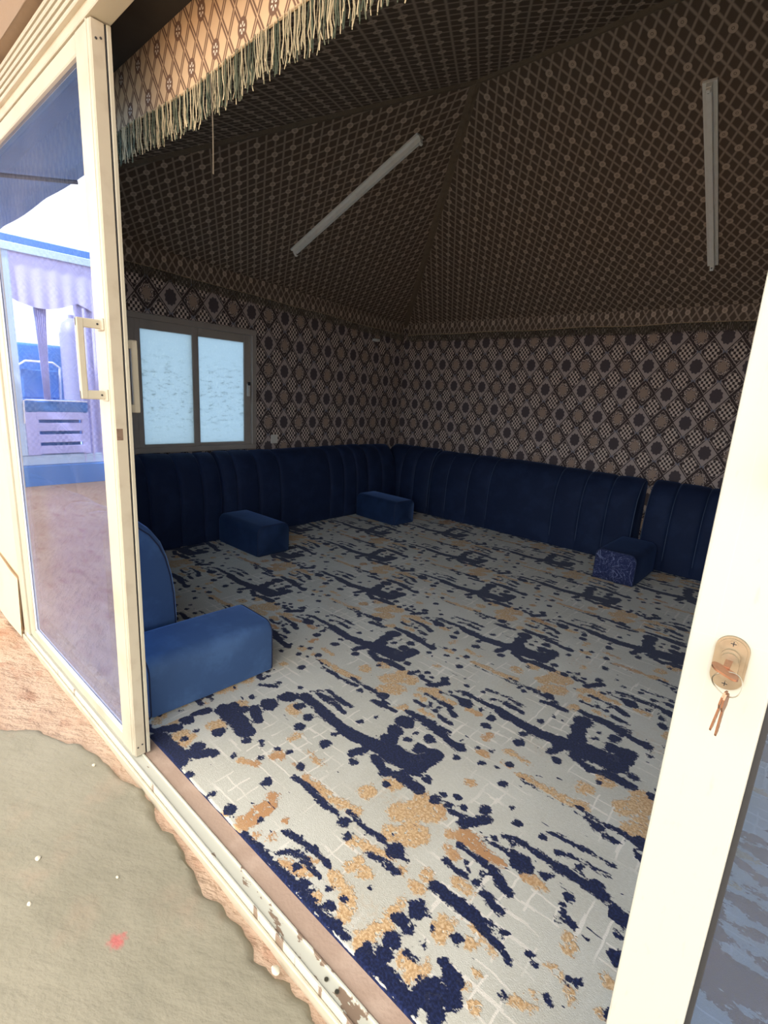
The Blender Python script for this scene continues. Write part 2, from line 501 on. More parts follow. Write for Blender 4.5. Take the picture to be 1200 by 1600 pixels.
def make_sill():
    m = Mat('chipped_cream_sill', 0.45)
    p = m.coord('Position'); x, y, z = m.xyz(p)
    n = m.noise(m.vec(x, y * 2.5), 16.0, 4, 0.6) + x.step(-1.3, -0.55) * 0.14
    m.color(m.mix(n.step(0.66, 0.69), (0.55, 0.53, 0.44), (0.24, 0.165, 0.115)))
    return m
M['sill'] = make_sill()
# ------------------------------------------------------------------ setting: room shell
XL, XR, YF, YB = -4.0, 2.6, 0.66, 4.78
RIDGE_Z, RX0, RX1, RY = 3.05, -1.88, 0.48, 2.73
ZF, ZBK = 2.27, 2.10            # eaves at the door side and at the back

def structure(o): return tag(o, kind='structure')
floor = structure(MB().box((XL - 0.1, 0.63, -0.12), (XR + 0.1, YB + 0.1, -0.012)).build('floor', M['brown_strip']))

# walls with the patterned cloth
wb = MB().box((XL - 0.1, YB, -0.05), (XR + 0.1, YB + 0.1, 2.35)).build('wall_back', M['wall_back'], uvfn=lambda x, y, z: (x, z))
structure(wb)
def left_wall():
    m = MB(); y0, y1, z0, z1 = 1.612, 2.717, 0.745, 1.792
    a, b = XL - 0.1, XL
    m.box((a, YF - 0.015, -0.05), (b, y0, 2.35)); m.box((a, y1, -0.05), (b, YB, 2.35))
    m.box((a, y0, -0.05), (b, y1, z0)); m.box((a, y0, z1), (b, y1, 2.35))
    return m
structure(left_wall().build('wall_left', M['wall_left'], uvfn=lambda x, y, z: (y, z)))
structure(MB().box((XR, YF - 0.015, -0.05), (XR + 0.1, YB, 2.35)).build('wall_right', M['wall_left'], uvfn=lambda x, y, z: (y, z)))
wf = structure(MB().box((XL, YF - 0.02, -0.05), (-2.95, YF, 2.35)).box((1.42, YF - 0.02, -0.05), (XR, YF, 2.35)).box((-2.95, YF - 0.02, 2.30), (1.42, YF, 2.45)).build('wall_front', M['wall_back'], uvfn=lambda x, y, z: (x, z)))
# outer cladding
structure(MB().box((-9.0, 0.60, -0.05), (-2.95, 0.635, 2.33)).box((1.42, 0.60, -0.05), (XR + 0.1, 0.635, 2.33)).build('wall_outside', M['canvas']))

# hipped cloth ceiling, slightly sagging between its seams
ceil = structure(empty('ceiling', (-0.7, 2.7, 2.1)))
A = Vector((XL, 0.80, ZF)); B = Vector((XL, YB, ZBK)); C_ = Vector((XR, YB, ZBK)); D = Vector((XR, 0.80, ZF))
E0 = Vector((RX0, RY, RIDGE_Z)); E1 = Vector((RX1, RY, RIDGE_Z))
def slope(p0, p1, q0, q1, sag, uvfn):
    n = (p1 - p0).cross(q0 - p0).normalized()
    if n.z > 0: n = -n
    def fn(s, t):
        a = p0.lerp(p1, s); b = q0.lerp(q1, s)
        return a.lerp(b, t) + n * (-sag) * math.sin(math.pi * t) * math.sin(math.pi * min(1, max(0, s))) 
    return MB().grid(fn, 24, 14).build('ceiling_cloth', M['ceil'], ceil, smooth=True, uvfn=uvfn, fixn=False)
sB = (Vector((0, YB, ZBK)) - Vector((0, RY, RIDGE_Z))).normalized()
sF = (Vector((0, 0.8, ZF)) - Vector((0, RY, RIDGE_Z))).normalized()
sL = (Vector((XL, 0, 2.185)) - Vector((RX0, 0, RIDGE_Z))).normalized()
slope(B, C_, E0, E1, 0.0, lambda x, y, z: (x, (Vector((0, y, z)) - Vector((0, RY, RIDGE_Z))).dot(sB)))
slope(A, D, E0, E1, 0.06, lambda x, y, z: (x, (Vector((0, y, z)) - Vector((0, RY, RIDGE_Z))).dot(sF)))
slope(A, B, E0, E0, 0.0, lambda x, y, z: (y, (Vector((x, 0, z)) - Vector((RX0, 0, RIDGE_Z))).dot(sL)))
slope(C_, D, E1, E1, 0.0, lambda x, y, z: (y, x))
# outer roof skin and the lining strip between door head and ceiling
sk = MB()
def up(v, d=0.07): return v + Vector((0, 0, d))
pts = [Vector((XL - 0.1, 0.64, 2.36)), Vector((XL - 0.1, YB + 0.1, 2.20)), Vector((XR + 0.1, YB + 0.1, 2.20)), Vector((XR + 0.1, 0.64, 2.36)), up(E0), up(E1)]
sk.add(pts, [(0, 1, 4), (1, 2, 5, 4), (2, 3, 5), (3, 0, 4, 5)])
sk.build('roof_skin', M['outer'], ceil, fixn=False)
MB().box((XL, YF, 2.272), (XR, 0.83, 2.29)).build('lining_strip', M['dark_void'], ceil)
for (p, q) in ((B, E0), (A, E0), (E0, E1), (C_, E1), (D, E1)):
    d = (q - p).normalized(); s = d.cross(Vector((0, 0, 1))).normalized() * 0.058
    nn = Vector((0, 0, -0.012))
    e0 = p + nn * 0.2; e1 = q + nn * 0.2
    lift = Vector((0, 0, -0.022))
    hb = MB(); hb.add([e0 + s, e0 + lift * 0.5, e0 - s, e1 + s, e1 + lift * 0.5, e1 - s], [(0, 1, 4, 3), (1, 2, 5, 4)])
    hb.build('hip_band', M['trim_band'], ceil, fixn=False)

# ------------------------------------------------------------------ carpet
NAVY=[(-571,962,-509,964,17),(-509,964,-453,969,19),(-453,969,-411,957,15),(-411,957,-368,948,11),(-368,948,-331,928,6),(-420,981,-370,981,6),(-464,1037,-429,1027,11),(-429,1027,-404,1027,11),(-480,1115,-418,1086,14),(-594,1120,-512,1117,6),(-512,1117,-462,1117,10),(-601,1046,-555,1042,8),(-555,1042,-534,1050,8),(-548,1086,-528,1060,5),(-495,1052,-495,1052,12),(-497,1082,-497,1082,8),(-437,1196,-437,1196,31),(-464,1200,-417,1191,18),(-563,1184,-490,1201,5),(-534,1215,-534,1215,9),(-513,1243,-477,1260,6),(-477,1260,-407,1257,11),(-407,1257,-343,1259,13),(-343,1259,-283,1262,13),(-283,1262,-220,1262,15),(-220,1262,-176,1248,10),(-176,1248,-158,1230,10),(-247,1281,-247,1281,19),(-479,1234,-479,1234,8),(-427,1355,-358,1365,6),(-358,1365,-292,1376,6),(-292,1376,-232,1378,5),(-371,1311,-308,1328,5),(-308,1328,-264,1329,4),(-264,1329,-230,1330,4),(-302,1304,-302,1304,11),(-368,1304,-368,1304,10),(-318,1212,-318,1212,7),(-294,1193,-294,1193,13),(-297,1161,-297,1161,7),(-287,1138,-254,1126,8),(-289,1112,-289,1112,6),(-303,981,-303,981,7),(-283,964,-283,964,7),(-307,860,-307,860,8),(-214,994,-214,994,8),(-183,946,-183,946,5),(-215,1119,-215,1119,6),(-364,1202,-364,1202,12),(-353,1221,-353,1221,6),(-452,888,-452,888,15),(-188,1014,-168,1009,6),(-237,927,-222,919,4),(-287,1470,-257,1468,7),(-264,1517,-196,1527,7),(-426,1326,-426,1326,10),(-196,1476,-196,1476,7),(-1018,693,-965,691,12),(-965,691,-864,697,11),(-864,697,-771,697,11),(-771,697,-705,696,10),(-705,696,-642,701,9),(-829,718,-829,718,15),(-738,723,-738,723,16),(-800,724,-800,724,7),(-689,711,-689,711,7),(-592,697,-556,706,18),(-556,706,-502,705,18),(-502,705,-446,696,17),(-566,769,-566,769,23),(-596,719,-596,719,13),(-556,742,-556,742,20),(-566,877,-566,877,25),(-505,820,-505,820,9),(-449,889,-449,889,18),(-431,762,-431,762,22),(-410,808,-410,808,24),(-443,730,-443,730,22),(-390,772,-390,772,25),(-397,724,-397,724,17),(-534,886,-534,886,4),(-464,751,-464,751,7),(-510,865,-510,865,6),(-443,821,-443,821,8),(-590,826,-550,821,13),(-519,780,-487,780,6),(-452,704,-420,730,12),(-420,730,-391,767,12),(-997,787,-953,798,7),(-953,798,-889,805,6),(-833,799,-833,799,11),(-891,807,-891,807,12),(-885,737,-885,737,8),(-772,751,-772,751,6),(-723,767,-723,767,7),(-856,908,-856,908,13),(-953,729,-938,754,6),(-938,754,-875,765,6),(-875,765,-814,760,3),(-822,963,-773,970,10),(-721,973,-721,973,22),(-703,967,-673,966,3),(-770,908,-727,920,8),(-727,920,-677,918,8),(-596,1118,-596,1118,9),(-699,833,-699,833,4),(-692,843,-692,843,3),(-1707,721,-1670,778,20),(-1660,699,-1496,700,37),(-1511,731,-1448,804,21),(-1516,783,-1516,783,26),(-1410,695,-1410,695,15),(-1687,826,-1687,826,27),(-1593,769,-1593,769,15),(-1606,818,-1606,818,10),(-1539,879,-1539,879,24),(-1708,873,-1689,914,20),(-1646,970,-1536,966,38),(-1536,966,-1467,954,31),(-1425,927,-1425,927,16),(-1644,1004,-1644,1004,25),(-1595,1023,-1595,1023,24),(-1550,1118,-1550,1118,37),(-1643,1096,-1643,1096,14),(-1542,1211,-1542,1211,36),(-1454,1205,-1454,1205,21),(-1374,1185,-1374,1185,19),(-1351,1122,-1351,1122,21),(-1389,850,-1389,850,11),(-1313,913,-1313,913,11),(-1382,969,-1382,969,10),(-1363,955,-1363,955,8),(-1201,859,-1201,859,18),(-1284,702,-1284,702,12),(-1184,711,-1184,711,19),(-1209,1126,-1209,1126,21),(-1179,989,-1179,989,16),(-1089,756,-1089,756,9),(-1308,982,-1308,982,9),(-1263,1004,-1263,1004,11),(-1569,1062,-1496,1027,21),(-1155,941,-1079,944,10),(-1079,944,-1001,933,10),(-1001,933,-938,939,9),(-899,930,-899,930,17),(-856,907,-856,907,15),(-723,970,-723,970,25),(-922,971,-869,966,7),(-869,966,-802,962,6),(-802,962,-745,966,6),(-762,905,-722,921,10),(-722,921,-674,922,9),(-1485,1272,-1345,1246,20),(-1345,1246,-1207,1235,24),(-1207,1235,-1086,1254,28),(-1086,1254,-967,1278,36),(-1099,1165,-1082,1216,17),(-1063,1139,-1063,1139,18),(-1224,1186,-1224,1186,12),(-1030,1212,-952,1178,16),(-952,1178,-903,1214,13),(-1452,1366,-1309,1359,8),(-1478,1326,-1399,1318,10),(-1399,1318,-1301,1314,9),(-1322,1505,-1245,1505,9),(-1213,1527,-1213,1527,27),(-1211,1317,-1211,1317,13),(-1092,1433,-1092,1433,18),(-1072,1376,-1072,1376,27),(-1050,1326,-1050,1326,24),(-1261,1461,-1161,1473,12),(-1076,687,-983,690,13),(-983,690,-887,693,12),(-1004,781,-959,794,7),(-959,794,-890,802,7),(-890,802,-824,801,6),(-950,733,-921,764,6),(-921,764,-863,763,6),(-863,763,-812,759,6),(-885,736,-885,736,9),(-827,1808,-739,1804,20),(-739,1804,-645,1790,19),(-659,1820,-575,1842,37),(-575,1842,-503,1834,36),(-512,1834,-430,1899,45),(-642,1978,-607,1943,20),(-451,1772,-371,1773,15),(-451,1848,-373,1834,10),(-784,1700,-784,1700,28),(-626,1703,-626,1703,19),(-473,1709,-473,1709,15),(-678,1574,-678,1574,12),(-715,1546,-715,1546,11),(-596,1550,-596,1550,17),(-578,1561,-578,1561,10),(-625,1430,-625,1430,16),(-702,1270,-702,1270,12),(-751,1207,-751,1207,17),(-703,1221,-703,1221,14),(-663,1248,-663,1248,11),(-547,1362,-547,1362,6),(-742,1248,-742,1248,11),(-301,1827,-301,1827,15),(-269,1848,-269,1848,15),(-270,1788,-270,1788,18),(-239,1779,-239,1779,14),(-574,1506,-507,1510,10),(-507,1510,-447,1510,10),(-447,1510,-352,1499,9),(-689,1207,-647,1215,10),(-631,1191,-583,1260,17),(-609,1288,-609,1288,20),(-506,1317,-506,1317,12),(-317,1488,-317,1488,19),(-288,1472,-258,1470,9),(-359,1541,-294,1537,9),(-294,1537,-201,1533,9),(-999,1272,-901,1282,48),(-889,1267,-878,1378,33),(-904,1202,-814,1206,20),(-934,1368,-934,1368,29),(-823,1260,-823,1260,18),(-944,1436,-944,1436,24),(-1078,1448,-1078,1448,40),(-1071,1378,-1071,1378,34),(-1055,1322,-1055,1322,35),(-1223,1514,-1223,1514,28),(-941,1592,-941,1592,33),(-939,1751,-939,1751,50),(-344,2267,-344,2267,33),(-1094,1739,-1094,1739,38),(-949,1189,-949,1189,16),(-908,1141,-908,1141,12),(-1005,1374,-1005,1374,12),(-1096,1535,-929,1505,29),(-929,1505,-832,1482,21),(-1106,1626,-988,1589,18),(-1083,1677,-932,1672,23),(-1027,1819,-912,1819,25),(-912,1819,-827,1819,24),(-832,2014,-723,2034,10),(-789,2075,-748,2090,23),(-648,2073,-537,2064,27),(-537,2064,-383,2052,20),(-647,2155,-470,2210,17),(-514,2088,-466,2164,21),(-571,2322,-424,2338,14),(-424,2338,-291,2374,13),(-526,2285,-459,2314,23),(-417,2473,-312,2471,11),(-807,1529,-807,1529,12),(-775,1513,-775,1513,10),(-812,1427,-812,1427,12),(-730,1475,-730,1475,13),(-681,1495,-681,1495,10),(-719,1691,-719,1691,9),(-363,2096,-363,2096,14),(-339,2077,-339,2077,14),(-367,1979,-367,1979,14),(-290,2040,-290,2040,13),(-1004,1427,-1004,1427,10),(-790,1751,-790,1751,16),(-512,2008,-512,2008,21),(-1619,1482,-1507,1479,10),(-1507,1479,-1401,1488,9),(-1378,1513,-1241,1518,9),(-1267,1460,-1159,1475,10),(-1503,1312,-1462,1367,7),(-1462,1367,-1379,1371,7),(-1379,1371,-1304,1361,7),(-1464,1323,-1398,1331,10),(-1398,1331,-1295,1313,9),(-1498,1265,-1391,1259,22),(-1391,1259,-1267,1243,21),(-1560,1188,-1519,1239,18),(-1701,1177,-1636,1224,9),(-1363,1473,-1363,1473,14),(-1220,1520,-1220,1520,27),(-1076,1452,-1076,1452,36),(-1557,1121,-1557,1121,35),(-1453,1212,-1453,1212,21),(-1369,1179,-1369,1179,18),(-1356,1123,-1356,1123,19),(-1687,1407,-1687,1407,19),(-1688,1669,-1688,1669,21),(-1733,1531,-1733,1531,14),(-1649,1514,-1649,1514,16),(-1583,1726,-1583,1726,19),(-1561,1294,-1561,1294,11),(-1099,1756,-1099,1756,42),(-942,1602,-942,1602,32),(-937,1759,-937,1759,44),(-1005,1629,-1005,1629,21),(-1207,1315,-1207,1315,10),(-1182,1386,-1182,1386,8),(-1655,1248,-1655,1248,12),(-1113,1534,-1014,1526,24),(-1014,1526,-967,1514,23),(-1112,1614,-1044,1607,11),(-1094,1675,-1020,1672,18),(-1020,1672,-924,1676,17),(-1224,1761,-1129,1769,13),(-1172,1829,-1017,1822,16),(-1017,1822,-930,1828,15),(-1376,1786,-1255,1801,12),(-1071,1890,-970,1895,7)]
TAN=[(-486,896,-486,896,23),(-422,902,-422,902,14),(-244,1082,-244,1082,17),(-184,976,-184,976,19),(-259,909,-259,909,6),(-375,857,-375,857,8),(-382,815,-382,815,11),(-338,797,-338,797,9),(-240,1060,-240,1060,9),(-586,1078,-586,1078,18),(-489,867,-489,867,19),(-623,1143,-532,1150,16),(-532,1150,-476,1153,15),(-542,1014,-487,1014,11),(-399,1167,-354,1168,14),(-254,991,-226,991,6),(-283,870,-255,882,9),(-441,941,-364,922,6),(-620,1089,-621,1070,9),(-922,712,-875,729,12),(-875,729,-840,749,12),(-876,772,-854,786,9),(-786,788,-741,784,18),(-741,784,-705,762,17),(-705,762,-692,731,16),(-777,710,-777,710,18),(-736,859,-736,859,20),(-775,843,-775,843,17),(-772,868,-772,868,15),(-670,935,-670,935,12),(-606,970,-606,970,22),(-605,923,-605,923,20),(-412,742,-412,742,12),(-1010,741,-1010,741,14),(-588,705,-588,705,10),(-619,712,-619,712,17),(-497,876,-497,876,19),(-475,897,-475,897,17),(-478,871,-478,871,12),(-475,920,-475,920,13),(-621,727,-608,756,17),(-608,756,-595,792,18),(-608,820,-609,863,10),(-522,759,-496,759,15),(-496,759,-469,770,15),(-481,740,-467,787,9),(-838,905,-785,917,12),(-785,917,-717,938,12),(-766,1002,-766,1002,28),(-729,1030,-729,1030,34),(-703,1065,-703,1065,28),(-699,1035,-699,1035,17),(-1750,732,-1719,802,24),(-1599,764,-1599,764,44),(-1581,890,-1581,890,35),(-1626,1033,-1626,1033,32),(-1440,1166,-1440,1166,27),(-1280,962,-1280,962,26),(-933,1072,-933,1072,29),(-1183,684,-1183,684,13),(-1133,836,-1133,836,14),(-1317,1084,-1317,1084,14),(-1316,1053,-1316,1053,12),(-895,1158,-895,1158,22),(-1048,705,-1048,705,16),(-1030,809,-1030,809,9),(-1352,857,-1297,883,11),(-1215,1053,-1137,1047,10),(-1112,796,-1112,749,26),(-1112,749,-1106,700,25),(-1126,964,-1066,970,14),(-1066,970,-979,968,14),(-963,972,-902,985,18),(-1203,979,-1174,980,8),(-533,1565,-482,1552,22),(-692,1669,-692,1669,19),(-688,1882,-688,1882,40),(-580,1903,-580,1903,43),(-555,1770,-555,1770,33),(-244,1827,-244,1827,23),(-707,1354,-707,1354,18),(-768,1128,-768,1128,44),(-723,1160,-723,1160,40),(-776,1177,-776,1177,37),(-732,1046,-732,1046,41),(-599,1155,-599,1155,28),(-753,1000,-753,1000,24),(-801,1081,-801,1081,35),(-636,1130,-567,1174,16),(-1171,1518,-1107,1574,27),(-860,1901,-771,1867,28),(-914,1313,-914,1313,17),(-699,1858,-699,1858,34),(-587,1895,-587,1895,38),(-581,1783,-581,1783,36),(-552,1910,-552,1910,30),(-386,1820,-386,1820,22),(-908,1877,-908,1877,35),(-731,1745,-731,1745,25),(-893,1164,-893,1164,33),(-1042,1761,-1042,1761,29),(-323,2001,-323,2001,29),(-314,2181,-314,2181,26),(-1135,1549,-1135,1549,41),(-1553,1528,-1553,1528,28),(-1462,1183,-1462,1183,29),(-1038,1714,-1038,1714,29),(-1182,1843,-1182,1843,20),(-1031,1764,-966,1790,23),(-1347,1752,-1310,1766,13)]

A_PER, B_X, B_Y, Y_C = 1.065, 0.525, 0.55, 0.95
def capsule_field(P, strokes):
    best = np.full(len(P), 0.06)
    for (x0, y0, x1, y1, r) in strokes:
        a = np.array((x0, y0)) / 1000; d = np.array((x1 - x0, y1 - y0)) / 1000
        L2 = float(d @ d)
        w = P - a
        t = np.clip((w @ d) / L2, 0, 1) if L2 > 1e-9 else np.zeros(len(P))
        q = w - t[:, None] * d
        best = np.minimum(best, np.hypot(q[:, 0], q[:, 1]) - r / 1000)
    return best
def carpet():
    x0, x1, y0, y1 = XL, XR, 0.685, YB
    xs = np.concatenate([np.arange(x0, -0.1, 0.011), np.arange(-0.1, x1 + 0.03, 0.05)]); xs[-1] = x1
    ys = np.concatenate([np.arange(y0, 1.9, 0.009), np.arange(1.9, y1 + 0.02, 0.016)]); ys[-1] = y1
    gx, gy = np.meshgrid(xs, ys)
    P = np.stack([gx.ravel(), gy.ravel()], 1)
    n = np.maximum(0, np.floor((P[:, 1] - Y_C) / B_Y))
    direct = (P[:, 1] < Y_C + B_Y) & (P[:, 0] > -1.72) & (P[:, 0] < -0.2)
    Q = P.copy()
    Q[:, 1] = P[:, 1] - n * B_Y
    Q[:, 0] = (P[:, 0] - n * B_X + 1.38) % A_PER - 1.38
    Q = np.where(direct[:, None], P, Q)
    nd = capsule_field(Q, NAVY); td = capsule_field(Q, TAN)
    # gentle unevenness of the laid carpet
    zz = 0.003 * np.sin(P[:, 0] * 2.1 + 1.0) * np.sin(P[:, 1] * 1.7) + 0.006
    nx, ny = len(xs), len(ys)
    idx = np.arange(nx * ny).reshape(ny, nx)
    F = np.stack([idx[:-1, :-1], idx[:-1, 1:], idx[1:, 1:], idx[1:, :-1]], -1).reshape(-1, 4)
    V = np.column_stack([P, zz])
    # turned-down rim so that the carpet has thickness
    rim = np.concatenate([idx[0, :], idx[1:, -1], idx[-1, -2::-1], idx[-2:0:-1, 0]])
    base = len(V)
    low = V[rim].copy(); low[:, 2] = -0.012
    V = np.vstack([V, low]); m = len(rim)
    k = np.arange(m); k2 = (k + 1) % m
    F = np.vstack([F, np.column_stack([rim[k], base + k, base + k2, rim[k2]])])
    me = bpy.data.meshes.new('carpet')
    me.vertices.add(len(V)); me.vertices.foreach_set('co', V.astype(np.float32).ravel())
    me.loops.add(F.size); me.loops.foreach_set('vertex_index', F.astype(np.int32).ravel())
    me.polygons.add(len(F)); me.polygons.foreach_set('loop_start', np.arange(0, F.size, 4, dtype=np.int32))
    me.update(calc_edges=True); me.validate()
    for nm, arr in (('navy_d', np.concatenate([nd, np.full(len(rim), -0.05)])), ('tan_d', np.concatenate([td, td[rim]]))):
        at = me.attributes.new(nm, 'FLOAT', 'POINT'); at.data.foreach_set('value', arr.astype(np.float32))
    me.polygons.foreach_set('use_smooth', np.ones(len(F), dtype=bool))
    me.materials.append(M['carpet'].mat)
    o = bpy.data.objects.new('carpet', me); link(o)
    tag(o, 'grey carpet with ragged navy and tan pile patches covering the tent floor', 'carpet')
carpet()

# ------------------------------------------------------------------ door frame and leaves
TR = structure(empty('trim_1', (-0.75, 0.61, 0)))         # sill track, head and left jamb
m = MB().box((-2.95, 0.588, -0.06), (1.42, 0.634, -0.004), 0.002)
m.build('sill_base', M['sill'], TR)
for y in (0.5915, 0.6285):
    MB().box((-2.95, y - 0.003, -0.006), (1.42, y + 0.003, 0.0005), 0.001).build('sill_rail', M['sill'], TR)
MB().box((-2.95, 0.578, -0.07), (1.42, 0.588, -0.022), 0.003).build('sill_lip', M['cream_end'], TR)
MB().box((-2.95, 0.597, 2.200), (1.42, 0.655, 2.335), 0.002).build('head_frame', M['cream'], TR)
for i in range(5):
    z = 2.232 + i * 0.0215
    MB().box((-2.95, 0.583, z - 0.0055), (1.42, 0.600, z + 0.0055), 0.002).build('head_ridge', M['cream'], TR)
MB().box((-2.955, 0.59, -0.012), (-2.875, 0.655, 2.20), 0.003).build('jamb', M['cream'], TR)
MB().box((1.32, 0.59, -0.012), (1.42, 0.655, 2.20), 0.003).build('jamb', M['cream'], TR)
for x in (-0.62, -0.585, -0.49):
    MB().cyl((x, 0.61, -0.003), (x, 0.61, -0.0012), 0.005, 12).build('screw', M['steel'], TR)
structure(MB().box((-2.95, 0.635, -0.05), (1.42, 0.688, -0.006), 0.003).build('trim_2', M['brown_strip']))
structure(MB().grid(lambda s, t: (-9 + 11.7 * s, 0.56 - 0.018 * math.sin(math.pi * t) + 0.004 * math.sin(31 * s + 9 * t), 2.335 + 0.10 * t), 80, 6).box((-9, 0.558, 2.336), (2.7, 0.64, 2.432)).build('trim_3', M['beam'], smooth=True))

def leaf(name, xs0, xs1, left):
    d = structure(empty(name, ((xs0 + xs1) / 2, 0.62, 0)))
    y0, y1, zt, zb = 0.600, 0.643, 2.197, 0.001
    if left: sl, sr = 0.075, 0.104
    else: sl, sr = 0.0775, 0.08
    ms = M['cream'] if left else M['stile']
    # stiles
    if left:
        MB().box((xs0, y0, zb), (xs0 + sl, y1, zt), 0.003).build('stile', ms, d)
        st = MB().box((xs1 - sr, y0, zb), (xs1 - 0.004, y1 - 0.002, zt), 0.003).build('stile', ms, d)
        MB().box((xs1 - 0.022, y0 - 0.002, zb), (xs1 - 0.016, y0 + 0.002, zt), 0.0008).build('stile_ridge', M['cream'], st)
        MB().box((xs1 - 0.006, y0 + 0.004, zb), (xs1, y1 - 0.006, zt), 0.001).build('edge_channel', M['cream_end'], st)
        MB().box((xs1 - 0.012, y1 - 0.004, zb), (xs1 - 0.001, y1, zt), 0.0008).build('edge_lip', M['rubber'], st)
        MB().box((xs1 - 0.010, y1 - 0.001, zb), (xs1 + 0.003, y1 + 0.010, zt), 0.001).build('edge_strip', M['cream'], st)
        MB().box((xs1 - 0.004, 0.606, 1.119), (xs1 + 0.0006, 0.624, 1.154), 0.0005).build('latch_hole', M['hole'], st)
        for (yy, zz) in ((0.612, 0.035), (0.627, 0.041), (0.615, 2.155), (0.627, 2.160)):
            MB().cyl((xs1 - 0.003, yy, zz), (xs1 + 0.001, yy, zz), 0.0032, 10).build('screw', M['dark_metal'], st)
    else:
        st = MB().box((xs0, y0, zb), (xs0 + sl, y1, zt), 0.003, 2).build('stile', ms, d)
        MB().box((xs1 - sr, y0, zb), (xs1, y1, zt), 0.003).build('stile', M['cream'], d)
        MB().box((xs0 + sl - 0.001, y0 + 0.006, zb), (xs0 + sl + 0.006, y1 - 0.006, zt), 0.001).build('glazing_gasket', M['rubber'], d)
    xa, xb = xs0 + sl, xs1 - sr
    gt, gb = (2.147, 0.046) if left else (2.147, 0.046)
    MB().box((xa, y0 + 0.001, zb), (xb, y1 - 0.001, gb), 0.003).build('bottom_rail', ms, d)
    MB().box((xa, y0 + 0.001, gt), (xb, y1 - 0.001, zt), 0.003).build('top_rail', ms, d)
    MB().box((xa, 0.613, gb), (xb, 0.619, gt)).build('pane', M['glass'], d)
    if left:
        MB().box((xa, 0.606, gb), (xa + 0.008, 0.612, gt), 0.001).build('glazing_bead', M['white_metal'], d)
        MB().box((xa, 0.606, gb), (xb, 0.612, gb + 0.008), 0.001).build('glazing_bead', M['white_metal'], d)
    # pull handles, one outside and one inside
    hx = -1.665 if left else 0.012 + 0.0
    def handle(sgn, yb, z0, z1, hx, ext):
        w = 0.026
        h = MB().box((hx - 0.007, min(yb + sgn * (ext - 0.02), yb + sgn * ext), z0), (hx + 0.007, max(yb + sgn * (ext - 0.02), yb + sgn * ext), z1), 0.003).build('handle', M['cream'], d)
        for z in (z0, z1 - w):
            MB().box((hx - 0.006, min(yb, yb + sgn * ext), z), (hx + 0.006, max(yb, yb + sgn * ext), z + w), 0.003).build('bracket', M['cream'], h)
            MB().box((hx - 0.022, min(yb, yb + sgn * 0.006), z - 0.004), (hx + 0.022, max(yb, yb + sgn * 0.006), z + w + 0.004), 0.002).build('base_plate', M['cream'], h)
            MB().cyl((hx + 0.0055, yb + sgn * 0.014, z + w / 2), (hx + 0.0072, yb + sgn * 0.014, z + w / 2), 0.003, 10).build('screw', M['rubber'], h)
    handle(-1, y0, 1.238, 1.466, hx if left else -0.012, 0.07 if left else 0.05)
    if left: handle(1, y1, 1.200, 1.420, hx, 0.055)
    return d
d1 = leaf('door_1', -2.875, -1.619, True)
d1['label'] = 'cream framed sliding glass door leaf slid to the left with reflective blue glass'
d2 = leaf('door_2', -0.0745, 1.32, False)
d2['label'] = 'white scuffed sliding door leaf with lock at the right of the opening'

# window in the left wall
def window():
    w = structure(empty('window_1', (XL, 2.165, 0.745)))
    y0, y1, z0, z1 = 1.612, 2.717, 0.745, 1.792
    xa, xb = XL - 0.06, XL + 0.012
    t = 0.046
    for lo, hi in (((xa, y0, z0), (xb, y1, z0 + t)), ((xa, y0, z1 - t), (xb, y1, z1)), ((xa, y0, z0 + t), (xb, y0 + t, z1 - t)), ((xa, y1 - t, z0 + t), (xb, y1, z1 - t))):
        MB().box(lo, hi, 0.004).build('window_frame', M['win_frame'], w)
    for (a, b, x) in ((y0 + t, 2.150, XL - 0.004), (2.112, y1 - t, XL - 0.030)):
        s = empty('sash', (0, 0, 0)); s.parent = w; s.location = (0, 0, 0)
        tl = 0.042 if a < 1.8 else 0.066
        tr_ = 0.040 if a < 1.8 else 0.064
        zz0, zz1 = z0 + t, z1 - t
        MB().box((x - 0.012, a, zz0), (x + 0.012, a + tl, zz1), 0.002).build('sash_stile', M['win_frame'], s)
        MB().box((x - 0.012, b - tr_, zz0), (x + 0.012, b, zz1), 0.002).build('sash_stile', M['win_frame'], s)
        MB().box((x - 0.012, a + tl, zz0), (x + 0.012, b - tr_, zz0 + 0.024), 0.002).build('sash_rail', M['win_frame'], s)
        MB().box((x - 0.012, a + tl, zz1 - 0.066), (x + 0.012, b - tr_, zz1), 0.002).build('sash_rail', M['win_frame'], s)
        MB().box((x - 0.003, a + tl, zz0 + 0.024), (x + 0.003, b - tr_, zz1 - 0.066)).build('pane', M['frost'], s)
    h = MB().box((XL - 0.018, 2.632, 1.22), (XL + 0.004, 2.656, 1.33), 0.005, 2).build('latch', M['white_plastic'], w)
    MB().box((XL + 0.002, 2.630, 1.315), (XL + 0.010, 2.658, 1.345), 0.003).build('latch_plate', M['rubber'], h)
window()
